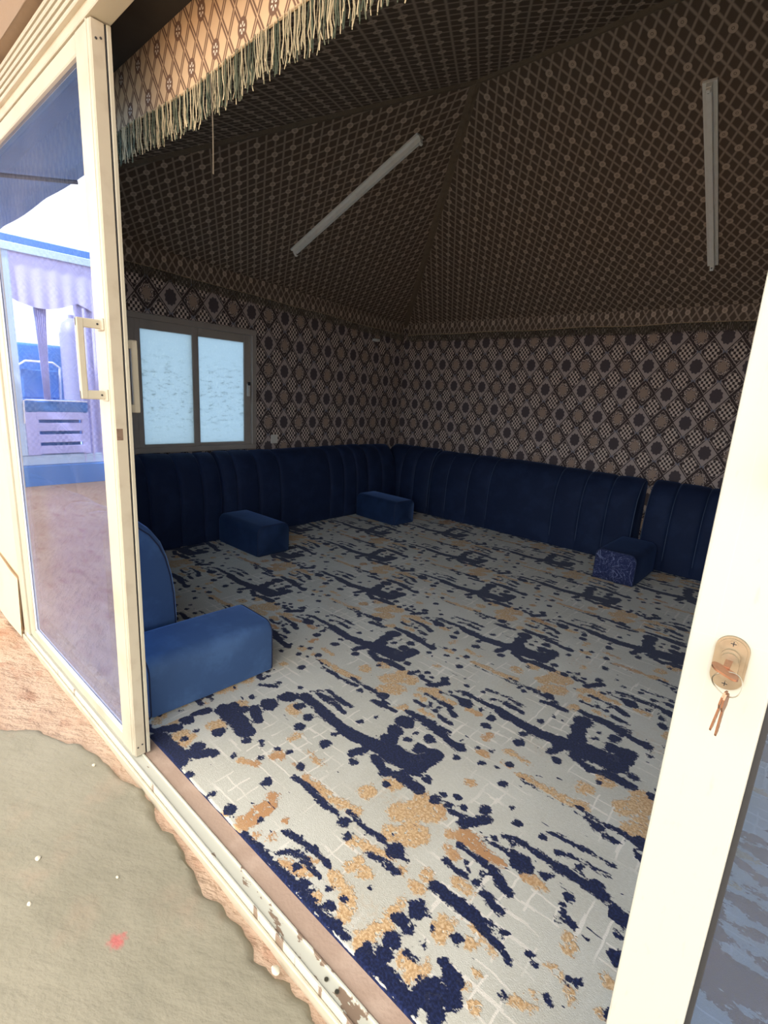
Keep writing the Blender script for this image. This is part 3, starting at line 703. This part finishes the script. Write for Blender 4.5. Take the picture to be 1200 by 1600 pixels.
# ------------------------------------------------------------------ valances with fringe
def valance(name, p0, p1, ztop0, ztop1, zb0, zb1, fl, strands, mat, tmat, label, uvfn, rad, cordr, wave, jit, depth):
    p0 = Vector(tuple(p0) + (0,)); p1 = Vector(tuple(p1) + (0,)); L = (p1 - p0).length; d = (p1 - p0).normalized(); n = Vector((-d.y, d.x, 0))
    root = empty(name, ((p0.x + p1.x) / 2, (p0.y + p1.y) / 2, min(zb0, zb1) - fl))
    tag(root, label, 'valance', 'fringed valances around the tent')
    def off(s, t): return n * (wave * math.sin(s * L * 5.3 + 0.6) * t + wave * 0.6 * math.sin(s * L * 11.0) * t)
    def fn(s, t):
        p = p0 + d * (L * s) + off(s, t)
        zt = ztop0 + (ztop1 - ztop0) * s; zb = zb0 + (zb1 - zb0) * s + 0.004 * math.sin(s * L * 7)
        return (p.x, p.y, zt + (zb - zt) * t)
    k = int(L / 0.04)
    mb = MB().grid(fn, k, 6)
    def fn2(s, t):
        q = fn(s, t); return (q[0] + n.x * 0.004, q[1] + n.y * 0.004, q[2])
    mb.grid(fn2, k, 6)
    mb.build('cloth_band', mat, root, smooth=True, uvfn=uvfn, fixn=False)
    path = []
    for i in range(k + 1):
        q = fn(i / k, 1); path.append((q[0], q[1], q[2] - 0.001))
    MB().tube(path, cordr, 6).build('trim_cord', M['cord'], root, smooth=True)
    fr = MB()
    for i in range(strands):
        s = (i + random.uniform(0.1, 0.9)) / strands
        q = Vector(fn(s, 1)); l = fl * random.uniform(0.80, 1.08)
        ph = random.uniform(0, 6.28); a = jit * random.uniform(0.4, 1.2); w = random.uniform(2, 4.5); lean = random.uniform(-1, 1) * jit * 1.5
        o = random.uniform(-1, 1) * depth
        pts = []
        for j in range(7):
            t = j / 6
            pts.append(q + d * (a * math.sin(ph + w * t * 3) * t + lean * t) + n * (o + a * math.cos(ph + w * t * 2) * t * 0.7) - Vector((0, 0, l * t)))
        fr.tube(pts, [rad * random.uniform(0.7, 1.2)] * 7, 4, caps=True)
    f = fr.build('fringe', tmat, root, smooth=True, fixn=False); f['kind'] = 'stuff'
    return root
vf = valance('valance', (-3.95, 0.80), (2.55, 0.80), 2.272, 2.272, 2.090, 2.090, 0.098, 1650, M['val'], M['thread'],
             'tan lattice cloth valance with thick green and cream fringe just inside the doorway', lambda x, y, z: (x, z), 0.0014, 0.0032, 0.004, 0.004, 0.007)
# one thread that has come loose hangs far below the fringe
pts = [(-1.364 + 0.010 * t + 0.004 * math.sin(4 * t), 0.79, 2.07 - 0.245 * t + (0.018 * max(0, t - 0.86) / 0.14 if t > 0.86 else 0)) for t in [i / 14 for i in range(15)]]
MB().tube(pts, 0.0019, 5).build('loose_thread', M['thread_dim'], vf, smooth=True)
valance('valance', (-3.93, 4.735), (2.55, 4.735), 2.135, 2.16, 1.995, 2.012, 0.075, 900, M['ceil'], M['thread_dim'],
        'brown lattice cloth valance with short fringe along the top of the back wall', lambda x, y, z: (x, z), 0.0030, 0.0045, 0.006, 0.003, 0.004)
valance('valance', (-3.955, 4.70), (-3.955, 0.82), 2.135, 2.30, 1.995, 2.15, 0.075, 560, M['ceil'], M['thread_dim'],
        'brown lattice cloth valance with short fringe above the window wall', lambda x, y, z: (y, z), 0.0030, 0.0045, 0.006, 0.003, 0.004)

# ------------------------------------------------------------------ light battens on the ceiling
def batten(center, along, normal, label):
    L, W = 1.32, 0.064
    along = Vector(along).normalized(); normal = Vector(normal).normalized(); side = along.cross(normal).normalized()
    root = empty('fluorescent_batten', center); tag(root, label, 'light fixture', 'bare fluorescent battens on the ceiling')
    R = Matrix((along, side, normal)).transposed().to_4x4()
    root.rotation_euler = R.to_euler()
    def prt(mb, name, mat, parent):
        me = mb.build(name, mat, None, loc=(0, 0, 0)); me.parent = parent; me.location = (0, 0, 0); return me
    prof = [(-W / 2, 0.0), (-W / 2, 0.012), (-W / 2 + 0.006, 0.014), (-0.014, 0.018), (-0.012, 0.044), (0.012, 0.044), (0.014, 0.018), (W / 2 - 0.006, 0.014), (W / 2, 0.012), (W / 2, 0.0)]
    prt(MB().prism(prof, 0, -L / 2, L / 2), 'housing', M['fixture'], root)
    for s in (-1, 1):
        x0, x1 = sorted((s * (L / 2 - 0.004), s * (L / 2 + 0.002)))
        prt(MB().box((x0, -W / 2, 0), (x1, W / 2, 0.016), 0.001), 'end_cap', M['fixture'], root)
        x0, x1 = sorted((s * (L / 2 - 0.02), s * (L / 2 - 0.002)))
        h = prt(MB().box((x0, -0.011, 0.042), (x1, 0.011, 0.062), 0.003), 'lampholder', M['fixture'], root)
        x0, x1 = sorted((s * (L / 2 - 0.024), s * (L / 2 - 0.018)))
        prt(MB().box((x0, -0.004, 0.048), (x1, 0.004, 0.058), 0.001), 'contact_slot', M['fixture_dark'], h)
    return root
nB = Vector((1, 0, 0)).cross(sB); nB = nB if nB.z < 0 else -nB
pb0 = Vector((-0.853, RY, RIDGE_Z)) + sB * 1.725; pb1 = Vector((-0.776, RY, RIDGE_Z)) + sB * 0.405
nL = (B - A).cross(E0 - A).normalized(); nL = nL if nL.z < 0 else -nL
def on_left(y, t):
    q = Vector((RX0, y, RIDGE_Z)) + sL * t
    d = nL.dot(q - E0); return q - Vector((0, 0, d / nL.z))
pl0 = on_left(2.727, 1.735); pl1 = on_left(2.735, 0.434)
batten((pb0 + pb1) / 2 + nB * 0.004, pb1 - pb0, nB, 'white tubeless batten mounted upright on the slope over the back wall')
batten((pl0 + pl1) / 2 + nL * 0.004, pl1 - pl0, nL, 'white tubeless batten slanting on the ceiling slope above the window')

# ------------------------------------------------------------------ floor seating
PROF = [(0.0, 0.0), (0.285, 0.0), (0.290, 0.02), (0.292, 0.12), (0.293, 0.25), (0.289, 0.36), (0.278, 0.45), (0.258, 0.54), (0.232, 0.605), (0.195, 0.660), (0.150, 0.700), (0.105, 0.722), (0.060, 0.732), (0.025, 0.728), (0.006, 0.712), (0.0, 0.69)]
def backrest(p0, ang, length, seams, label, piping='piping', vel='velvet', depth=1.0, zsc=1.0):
    """p0: foot of the wall side start, ang: direction along the wall; cushion faces to the left of it"""
    root = empty('backrest', (p0[0], p0[1], 0.0105)); root.rotation_euler = (0, 0, ang)
    tag(root, label, 'backrest cushion', 'velvet backrests along the tent walls')
    # stations along the length
    st = {0.0, length}
    for e in (0.004, 0.012, 0.025): st |= {e, length - e}
    for s in seams:
        for e in (-0.03, -0.016, -0.008, 0.0, 0.008, 0.016, 0.03): st.add(s + e)
    n = int(length / 0.08)
    for i in range(1, n): st.add(length * i / n)
    st = sorted(x for x in st if 0 <= x <= length)
    rnd = random.Random(int(length * 1000) + len(label))
    ph = rnd.uniform(0, 6)
    def inset(x):
        v = 0.0
        for s in seams: v += 0.014 * math.exp(-((x - s) / 0.009) ** 2)
        # a soft crown between two seams
        b = [0.0] + list(seams) + [length]
        for a, c in zip(b[:-1], b[1:]):
            if a <= x <= c: v -= min(0.012, 0.05 * (c - a)) * max(0.0, math.sin(math.pi * (x - a) / (c - a))) ** 0.7
        e = min(x, length - x)
        v += 0.022 * max(0, 1 - e / 0.03) ** 2
        return v
    vs = []; m = len(PROF)
    for x in st:
        ins = inset(x); wob = 0.006 * math.sin(x * 3.1 + ph)
        for (dd, z) in PROF:
            k = 1.0 if z > 0.03 else 0.3
            q = dd * depth - (ins * k if dd > 0.05 else 0)
            zz = z * zsc - (ins * 0.7 if z > 0.6 else 0) + (wob if z > 0.6 else 0)
            vs.append((x, q, max(0.0, zz)))
    fs = []
    for i in range(len(st) - 1):
        for k in range(m): fs.append((i * m + k, i * m + (k + 1) % m, (i + 1) * m + (k + 1) % m, (i + 1) * m + k))
    fs.append(tuple(range(m))); fs.append(tuple((len(st) - 1) * m + k for k in range(m))[::-1])
    mb = MB().add(vs, fs)
    b = mb.build('cushion_body', M[vel], None, smooth=True, loc=(0, 0, 0), angle=60); b.parent = root; b.location = (0, 0, 0)
    for s in list(seams) + [0.006, length - 0.006]:
        ins = inset(s); path = []
        for (dd, z) in PROF[1:-2]:
            q = dd * depth - (ins if dd > 0.05 else 0) ; zz = z * zsc - (ins * 0.7 if z > 0.6 else 0) + (0.006 * math.sin(s * 3.1 + ph) if z > 0.6 else 0)
            path.append((s, q + 0.0005, max(0.003, zz)))
        p = MB().tube(path, 0.0035, 6).build('piping', M[piping], None, smooth=True, loc=(0, 0, 0)); p.parent = root; p.location = (0, 0, 0)
    return root
# along the left wall (cushions face +x): start at larger y, run towards -y
R_ = math.radians
def left_back(y0, y1, seams, label, **k): return backrest((XL + 0.004, y1), R_(-90), y1 - y0, [y1 - s for s in seams][::-1], label, **k)
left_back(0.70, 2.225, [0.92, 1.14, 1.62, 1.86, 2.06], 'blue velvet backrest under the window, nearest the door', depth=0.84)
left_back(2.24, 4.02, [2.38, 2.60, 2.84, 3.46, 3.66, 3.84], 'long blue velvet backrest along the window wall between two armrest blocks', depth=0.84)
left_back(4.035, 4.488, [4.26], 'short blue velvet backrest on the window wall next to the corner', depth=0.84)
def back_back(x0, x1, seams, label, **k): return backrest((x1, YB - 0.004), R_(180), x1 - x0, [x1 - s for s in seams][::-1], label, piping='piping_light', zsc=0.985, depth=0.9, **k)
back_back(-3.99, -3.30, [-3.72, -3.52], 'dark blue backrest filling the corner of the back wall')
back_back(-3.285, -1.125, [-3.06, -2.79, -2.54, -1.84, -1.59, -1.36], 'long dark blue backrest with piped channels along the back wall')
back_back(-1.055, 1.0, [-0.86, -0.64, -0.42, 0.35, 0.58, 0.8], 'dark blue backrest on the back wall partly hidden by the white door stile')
backrest((-3.55, 0.705), 0.0, 3.55 - 2.085, [0.24, 0.48, 1.0, 1.23], 'blue velvet backrest with curved end behind the glass door leaf', zsc=0.99, vel='velvet_lit')

def armrest():
    root = empty('armrest_block', (0, 0, 0))
    W, Dp, Hh = 0.305, 0.57, 0.243
    # depth runs along +y, width along x; the long top edges are rounded, both ends carry piping
    rt, rb = 0.055, 0.012
    sec = []
    for (cx, cz, r, a0) in ((W / 2 - rb, rb, rb, -90), (W / 2 - rt, Hh - rt, rt, 0), (-W / 2 + rt, Hh - rt, rt, 90), (-W / 2 + rb, rb, rb, 180)):
        for i in range(7):
            a = math.radians(a0 + 90 * i / 6); sec.append((cx + r * math.cos(a), cz + r * math.sin(a)))
    stn = [0, 0.003, 0.010, 0.022, Dp * 0.25, Dp * 0.5, Dp * 0.75, Dp - 0.022, Dp - 0.010, Dp - 0.003, Dp]
    vs = []; m = len(sec)
    for y in stn:
        e = min(y, Dp - y); k = 1 - 0.05 * max(0, 1 - e / 0.022) ** 2
        sg = 1 + 0.010 * math.sin(math.pi * y / Dp)
        for (x, z) in sec: vs.append((x * k * sg, y, max(0, Hh / 2 + (z - Hh / 2) * k * sg)))
    fs = []
    for i in range(len(stn) - 1):
        for k in range(m): fs.append((i * m + k, i * m + (k + 1) % m, (i + 1) * m + (k + 1) % m, (i + 1) * m + k))
    # gently domed ends
    for (row, yc) in ((0, -0.008), (len(stn) - 1, Dp + 0.008)):
        ci = len(vs); vs.append((0, yc, Hh / 2))
        for k in range(m): fs.append((row * m + k, row * m + (k + 1) % m, ci))
    b = MB().add(vs, fs).build('block_body', M['velvet_half_lit'], None, smooth=True, loc=(0, 0, 0), angle=70); b.parent = root; b.location = (0, 0, 0)
    for y in (0.006, Dp - 0.006):
        path = [(x * 0.97, y, max(0.003, Hh / 2 + (z - Hh / 2) * 0.97)) for (x, z) in sec]
        p = MB().tube(path, 0.0035, 6, closed=True).build('piping', M['piping'], None, smooth=True, loc=(0, 0, 0)); p.parent = root; p.location = (0, 0, 0)
    return root
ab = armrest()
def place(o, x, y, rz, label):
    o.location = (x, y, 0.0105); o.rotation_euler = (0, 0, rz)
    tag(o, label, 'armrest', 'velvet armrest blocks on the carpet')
place(ab, -1.925, 0.725, R_(-1.5), 'blue velvet armrest block beside the doorway, toned as lit')
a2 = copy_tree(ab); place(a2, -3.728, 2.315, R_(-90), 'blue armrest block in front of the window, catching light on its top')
a3 = copy_tree(ab); place(a3, -3.722, 3.965, R_(-92), 'blue armrest block near the far corner, toned as half lit')
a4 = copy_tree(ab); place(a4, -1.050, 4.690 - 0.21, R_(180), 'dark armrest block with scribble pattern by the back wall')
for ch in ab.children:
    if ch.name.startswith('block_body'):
        ch.data = ch.data.copy(); ch.data.materials.clear(); ch.data.materials.append(M['velvet_lit'].mat)
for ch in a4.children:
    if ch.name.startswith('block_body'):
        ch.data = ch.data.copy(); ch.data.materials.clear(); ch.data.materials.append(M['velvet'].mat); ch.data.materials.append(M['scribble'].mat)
        for p in ch.data.polygons:
            if p.normal.y > 0.85: p.material_index = 1

# ------------------------------------------------------------------ small things on the walls
sk = empty('wall_socket', (XL + 0.001, 2.92, 0.79)); tag(sk, 'small white wall socket beside the window just above the backrest', 'socket')
pl = MB().box((XL + 0.001, 2.883, 0.790), (XL + 0.013, 2.957, 0.872), 0.004, 2).build('face_plate', M['white_plastic'], sk)
MB().box((XL + 0.012, 2.905, 0.812), (XL + 0.0155, 2.935, 0.850), 0.002).build('rocker', M['white_plastic'], pl)
jb = empty('junction_box', (XL + 0.001, 4.26, 1.88)); tag(jb, 'tiny white box high on the window wall near the corner', 'junction box')
pl = MB().box((XL + 0.001, 4.225, 1.876), (XL + 0.05, 4.30, 1.902), 0.004, 2).build('box_body', M['white_plastic'], jb)
MB().box((XL + 0.05, 4.235, 1.880), (XL + 0.053, 4.29, 1.898), 0.001).build('lid', M['white_plastic'], pl)

# ------------------------------------------------------------------ lock and keys on the right leaf
def oval(cx, cz, hw, hh, n=40):
    pts = []
    for i in range(n):
        a = 2 * math.pi * i / n
        pts.append((cx + hw * math.cos(a), cz + (hh - hw) * (1 if math.sin(a) >= 0 else -1) + hw * math.sin(a)))
    return pts
lx, lz, ly = -0.0345, 1.0515, 0.600
lk = empty('door_lock', (lx, ly, lz)); tag(lk, 'oval nickel lock plate screwed to the white door stile', 'lock')
MB().prism(oval(lx, lz, 0.0150, 0.0295), 1, ly - 0.0030, ly).build('back_plate', M['chrome'], lk, smooth=True)
MB().prism(oval(lx, lz, 0.0128, 0.0272), 1, ly - 0.0042, ly - 0.0028).build('face_plate', M['chrome'], lk, smooth=True)
MB().prism(oval(lx, lz, 0.0085, 0.0165), 1, ly - 0.0080, ly - 0.0040).build('cylinder_housing', M['chrome'], lk, smooth=True)
MB().cyl((lx, ly - 0.0115, lz + 0.006), (lx, ly - 0.0075, lz + 0.006), 0.0076, 24).build('key_barrel', M['chrome'], lk, smooth=True)
for s in (-1, 1):
    c = MB().cyl((lx, ly - 0.0052, lz + s * 0.0225), (lx, ly - 0.0040, lz + s * 0.0225), 0.0034, 16).build('screw', M['chrome'], lk)
    MB().box((lx - 0.0025, ly - 0.0055, lz + s * 0.0225 - 0.0004), (lx + 0.0025, ly - 0.0051, lz + s * 0.0225 + 0.0004)).build('screw_slot', M['rubber'], c)
    MB().box((lx - 0.0004, ly - 0.0055, lz + s * 0.0225 - 0.0025), (lx + 0.0004, ly - 0.0051, lz + s * 0.0225 + 0.0025)).build('screw_slot', M['rubber'], c)
ky = empty('key_bunch', (lx, ly - 0.03, lz)); tag(ky, 'coppery keys on a thin wire ring hanging from the door lock', 'keys')
# the key standing in the lock: blade into the barrel, bow seen almost edge on and tilted
b = MB().box((lx - 0.003, ly - 0.030, lz + 0.0052), (lx + 0.003, ly - 0.0112, lz + 0.0068)).build('inserted_blade', M['brass'], ky)
bow = MB()
c0 = Vector((lx, ly - 0.036, lz + 0.004)); 
prof = oval(0, 0, 0.0075, 0.0125, 28)
vs = []
for t in (-0.0011, 0.0011):
    for (a, b_) in prof:
        vs.append(c0 + Vector((b_ * 0.95 + a * 0.05, -a * 0.95 , -b_ * 0.30 + t - a * 0.1)))
n = len(prof)
bow.add(vs, [tuple(range(n)), tuple(range(n, 2 * n))[::-1]] + [(i, (i + 1) % n, n + (i + 1) % n, n + i) for i in range(n)])
bow.build('inserted_bow', M['brass'], ky)
rc = Vector((lx + 0.0035, ly - 0.034, lz - 0.0085)); rr = 0.0125
ring = [(rc.x + rr * math.cos(a), rc.y + 0.004 * math.sin(2 * a), rc.z + rr * math.sin(a)) for a in [2 * math.pi * i / 32 for i in range(32)]]
MB().tube(ring, 0.0006, 6, closed=True).build('wire_ring', M['steel'], ky, smooth=True)
def hang_key(x0, z0, x1, z1, y):
    a = Vector((x0, y, z0)); b = Vector((x1, y, z1)); d = (b - a).normalized(); s = Vector((0.25, 1, 0)).normalized(); t = d.cross(s).normalized()
    out = [(-0.0028, 0.0), (-0.0055, 0.006), (-0.0055, 0.016), (-0.0028, 0.021), (-0.0020, 0.0225), (-0.0020, 0.052), (-0.0008, 0.055), (0.0004, 0.052), (0.0020, 0.049), (0.0012, 0.046), (0.0022, 0.043), (0.0012, 0.040), (0.0022, 0.036), (0.0014, 0.033), (0.0020, 0.029), (0.0020, 0.0225), (0.0028, 0.021), (0.0055, 0.016), (0.0055, 0.006), (0.0028, 0.0)]
    L = (b - a).length / 0.055
    vs = [a + d * (q * L) + s * p + t * w for w in (-0.0009, 0.0009) for (p, q) in out]
    n = len(out)
    MB().add(vs, [tuple(range(n)), tuple(range(n, 2 * n))[::-1]] + [(i, (i + 1) % n, n + (i + 1) % n, n + i) for i in range(n)]).build('key', M['brass'], ky)
hang_key(lx + 0.0045, lz - 0.0175, lx - 0.001, lz - 0.0640, ly - 0.033)
hang_key(lx + 0.0060, lz - 0.0175, lx + 0.0045, lz - 0.0655, ly - 0.037)
# ------------------------------------------------------------------ ground outside
from mathutils import noise as mnoise
def hnoise(x, y):
    return (0.5 * math.sin(3.1 * x + 1.3 * y) + 0.3 * math.sin(7.7 * y - 4.1 * x + 1) + 0.2 * math.sin(13.0 * x + 9.0 * y))
BND = [(-40, -1.5), (-6.0, -0.15), (-2.9, 0.10), (-2.45, 0.22), (-2.19, 0.325), (-2.072, 0.44), (-1.99, 0.455), (-1.88, 0.515), (-1.68, 0.555), (-1.487, 0.575), (-1.20, 0.560), (-1.04, 0.553), (-0.735, 0.562), (-0.50, 0.575), (4, 0.58)]
def bnd(x):
    for (a, b), (c, d) in zip(BND[:-1], BND[1:]):
        if a <= x <= c: return b + (d - b) * (x - a) / (c - a)
    return 0.58
def sand():
    xs = list(np.arange(-14, -4, 0.5)) + list(np.arange(-4, 0.2, 0.03)) + [0.2, 0.6, 1.2, 2, 3, 5, 8]
    ys = [-14, -11, -9, -7, -5, -4, -3, -2, -1.5, -1, -0.7, -0.5, -0.3] + list(np.arange(-0.2, 0.64, 0.025))
    vs = []
    for y in ys:
        for x in xs:
            r = math.sin((x * 0.8 + y * 1.6) * 34 + 2.2 * math.sin(x * 9)) * 0.003 + 0.006 * hnoise(x * 2, y * 2) if x > -4 and y > -0.3 else 0
            vs.append((x, y, -0.052 + r))
    nx = len(xs); fs = []
    for j in range(len(ys) - 1):
        for i in range(nx - 1):
            a = j * nx + i; fs.append((a, a + 1, a + nx + 1, a + nx))
    o = MB().add(vs, fs).build('ground', M['sand'], smooth=True, fixn=False, loc=(0, 0, 0)); structure(o)
sand()
def apron():
    xs = list(np.arange(-2.9, -2.3, 0.05)) + list(np.arange(-2.3, 0.1, 0.016)) + [0.1, 0.3, 0.7, 1.2, 1.8, 2.4]
    ys = [-3.2, -2.4, -1.8, -1.3, -1, -0.8, -0.6, -0.4, -0.2, -0.1] + list(np.arange(0, 0.606, 0.010))
    vs = []
    for y in ys:
        for x in xs:
            e = bnd(x) + 0.016 * mnoise.noise(Vector((x * 7, y * 7, 3))) + 0.014 * mnoise.noise(Vector((x * 22, y * 22, 1))) - y
            e2 = x + 2.85 + 0.1 * math.sin(y * 3)
            e = min(e, e2, y + 3.1)
            k = max(-1, min(1, e / 0.022))
            z = -0.038 + 0.003 * hnoise(x * 1.6, y * 1.8) + 0.0015 * math.sin(14 * y + 6 * x) - 0.022 * (1 - k) ** 1.5 * 0.9
            vs.append((x, y, z))
    nx = len(xs); fs = []
    for j in range(len(ys) - 1):
        for i in range(nx - 1):
            a = j * nx + i; fs.append((a, a + 1, a + nx + 1, a + nx))
    o = MB().add(vs, fs).build('concrete_apron', M['cement'], smooth=True, fixn=False, loc=(0, 0, 0)); structure(o)
apron()
def pebble(x, y, z, r, label):
    bm = bmesh.new(); bmesh.ops.create_icosphere(bm, subdivisions=2, radius=r)
    rd = random.Random(int(abs(x) * 9999))
    for v in bm.verts: v.co = Vector((v.co.x * 1.25, v.co.y * 0.9, v.co.z * 0.6)) * rd.uniform(0.82, 1.1)
    vs = [(v.co.x + x, v.co.y + y, v.co.z + z) for v in bm.verts]; bm.verts.index_update()
    fs = [[v.index for v in f.verts] for f in bm.faces]; bm.free()
    o = MB().add(vs, fs).build('pebble', M['stone'], smooth=True)
    tag(o, label, 'stone', 'loose stones on the cement')
PEBBLES = [(-1.449, 0.26, 0.008, 'pale stone near the left edge of the cement'), (-1.316, 0.207, 0.006, 'small pale chip on the cement below the single pale stone'), (-0.735, 0.555, 0.011, 'larger pale stone beside the sill near the bottom edge'), (-0.707, 0.589, 0.009, 'pale stone touching the sill at the bottom edge'), (-1.727, 0.5, 0.006, 'tiny stone on the cement near the foot of the glass door'), (-1.235, 0.392, 0.004, 'smallest speck of stone in the middle of the cement')]
for (x, y, r, lb) in PEBBLES: pebble(x, y, -0.036, r, lb)

# canvas flap at the foot of the outside wall
def flap():
    o = MB()
    def fn(s, t): 
        x = -6.0 + 3.042 * s
        return (x, 0.592 - 0.012 * t - 0.004 * (1 + math.sin(s * 21 + t)), 0.30 - 0.34 * t + 0.02 * math.sin(s * 17) * (1 - t))
    o.grid(fn, 60, 8)
    o.grid(lambda s, t: (fn(s, t)[0], fn(s, t)[1] + 0.006, fn(s, t)[2]), 60, 8)
    f = o.build('canvas_flap', M['canvas'], smooth=True, fixn=False)
    tag(f, 'beige canvas skirt hanging along the foot of the outside wall', 'canvas')
flap()

# ------------------------------------------------------------------ what the glass door mirrors: awning and pavilion across the yard
def awning():
    r = empty('awning', (-3.0, 0.57, 2.5)); tag(r, 'blue cloth awning stretched out over the doorway', 'awning')
    def fn(s, t):
        x = -7.0 + 9.5 * s
        return (x, 0.57 - 0.86 * t, 2.56 + 0.16 * t - 0.03 * math.sin(math.pi * t) - (0.018 * abs(math.sin(x * 2.4)) if t > 0.98 else 0))
    m = MB().grid(fn, 90, 8)
    m.grid(lambda s, t: (fn(s, t)[0], fn(s, t)[1], fn(s, t)[2] + 0.006), 90, 8)
    m.build('cloth', M['awning'], r, smooth=True, fixn=False)
    for x in (-6.8, -4.4, -2.0, 0.4, 2.3):
        MB().tube([(x, 0.57, 2.52), (x, 0.2, 2.56), (x, -0.26, 2.66)], 0.014, 8).build('support_arm', M['dark_metal'], r, smooth=True)
awning()
def pavilion():
    X = -7.25
    r = empty('pavilion', (-8.6, -1.6, -0.05)); tag(r, 'blue framed garden pavilion with lilac drapes mirrored in the door glass', 'pavilion')
    y0, y1 = -3.6, -0.38
    MB().box((-10.2, y0, -0.06), (X, y1, 0.20), 0.01).build('deck_step', M['blue_paint'], r)
    MB().box((-10.2, y0, 0.20), (X - 0.03, y1, 0.33), 0.01).build('deck', M['pale_blue'], r)
    for (x, y) in ((X - 0.05, y1 - 0.04), (X - 0.05, y0 + 0.04), (-10.1, y1 - 0.04), (-10.1, y0 + 0.04)):
        MB().box((x - 0.04, y - 0.04, 0.33), (x + 0.04, y + 0.04, 2.75), 0.006).build('post', M['pale_blue'], r)
    MB().box((X - 0.1, y0, 2.72), (X, y1 + 0.05, 2.80), 0.006).build('beam', M['blue_paint'], r)
    MB().box((-10.2, y0, 2.72), (-10.1, y1 + 0.05, 2.80), 0.006).build('beam', M['blue_paint'], r)
    MB().box((X - 0.02, y0, 2.63), (X + 0.01, y1 + 0.05, 2.72), 0.006).build('trim_board', M['pale_blue'], r)
    # scalloped pelmet
    def pel(s, t):
        y = y0 + (y1 + 0.1 - y0) * s
        zb = 2.18 - 0.12 * abs(math.sin((y + 0.35) * math.pi / 0.78)) 
        return (X - 0.02 + 0.012 * math.sin(y * 40) * t, y, 2.64 + (zb - 2.64) * t)
    m = MB().grid(pel, 120, 6); m.grid(lambda s, t: (pel(s, t)[0] - 0.008, pel(s, t)[1], pel(s, t)[2]), 120, 6)
    m.build('pelmet', M['lilac'], r, smooth=True, fixn=False)
    def drape(ya, yb, zt, zb, waist, nm):
        def fn(s, t):
            yc = (ya + yb) / 2; hw = (yb - ya) / 2
            k = 1 - waist * math.sin(math.pi * min(1, t * 1.0) / 2) if waist else 1
            y = yc + hw * k * (2 * s - 1)
            return (X - 0.05 + 0.025 * math.sin(s * 40) * k, y, zt + (zb - zt) * t)
        m = MB().grid(fn, 60, 12); m.grid(lambda s, t: (fn(s, t)[0] - 0.006, fn(s, t)[1], fn(s, t)[2]), 60, 12)
        return m.build(nm, M['lilac'], r, smooth=True, fixn=False)
    drape(-0.83, -0.62, 2.64, 0.98, 0.65, 'tied_curtain')
    drape(-1.75, -1.08, 2.64, 0.22, 0.0, 'curtain')
    drape(-3.5, -2.9, 2.64, 0.22, 0.0, 'curtain')
    b = empty('slatted_bench', (X - 0.3, -0.82, 0.33)); tag(b, 'slatted lilac bench with blue cushion mirrored in the door glass', 'bench')
    for z in (0.345, 0.485, 0.625, 0.765):
        MB().box((X - 0.03, -1.10, z), (X - 0.005, -0.58, z + 0.10), 0.004).build('slat', M['slat'], b)
    for (ya, yb) in ((-0.60, -0.46), (-1.16, -1.07)):
        MB().box((X - 0.06, ya, 0.332), (X - 0.008, yb, 0.875), 0.004).build('side_board', M['slat'], b)
    MB().box((X - 0.10, -1.06, 0.335), (X - 0.07, -0.61, 0.86)).build('back_board', M['navy_cloth'], b)
    MB().box((X - 0.55, -1.16, 0.84), (X - 0.002, -0.46, 0.99), 0.03, 3).build('cushion', M['navy_cloth'], b, smooth=True)
    MB().tube([(X + 0.004, -0.452, 0.72), (X + 0.004, -0.462, 0.99), (X + 0.004, -0.49, 1.0), (X + 0.004, -1.15, 0.995)], 0.008, 6).build('piping', M['white_metal'], b, smooth=True)
    def chair(yc, lb):
        c = empty('garden_chair', (-8.1, yc, 0.33)); tag(c, lb, 'chair')
        MB().box((-8.35, yc - 0.22, 0.74), (-7.9, yc + 0.22, 0.80), 0.02, 2).build('seat', M['navy_cloth'], c)
        MB().tube([(-7.88, yc - 0.22, 0.77), (-7.80, yc - 0.23, 1.40), (-7.80, yc - 0.15, 1.46), (-7.80, yc + 0.15, 1.46), (-7.80, yc + 0.23, 1.40), (-7.88, yc + 0.22, 0.77)], 0.014, 8).build('back_frame', M['white_metal'], c, smooth=True)
        MB().box((-7.83, yc - 0.2, 1.0), (-7.80, yc + 0.2, 1.36), 0.01).build('backrest', M['navy_cloth'], c)
        for sx in (-8.33, -7.9):
            for sy in (-0.2, 0.2): MB().cyl((sx, yc + sy, 0.332), (sx, yc + sy, 0.76), 0.012, 8).build('leg', M['white_metal'], c)
    chair(-0.80, 'white tube garden chair behind the slatted bench, next to the tied curtain')
    w = empty('sofa', (-9.9, -1.5, 0.33)); tag(w, 'deep blue sofa at the rear of the pavilion', 'sofa')
    MB().box((-10.05, -3.3, 0.332), (-9.2, -0.5, 0.80), 0.05, 3).build('seat', M['navy_cloth'], w, smooth=True)
    MB().box((-10.08, -3.3, 0.80), (-9.8, -0.5, 1.78), 0.05, 3).build('backrest', M['navy_cloth'], w, smooth=True)
    t = empty('water_tank', (-9.5, -1.45, 0.80)); tag(t, 'grey round tank glimpsed beside the pavilion curtain', 'tank')
    MB().tube([(-9.4, -1.72, 0.81), (-9.4, -1.72, 1.95), (-9.4, -1.72, 2.12), (-9.4, -1.72, 2.2)], [0.19, 0.19, 0.15, 0.05], 20).build('tank_body', M['grey_tank'], t, smooth=True)
    MB().cyl((-9.4, -1.72, 2.2), (-9.4, -1.72, 2.25), 0.05, 14).build('cap', M['grey_tank'], t)
    structure(MB().box((-12.6, -14, -0.06), (-12.4, 0.55, 2.15)).build('wall_yard', M['white_wall']))
pavilion()
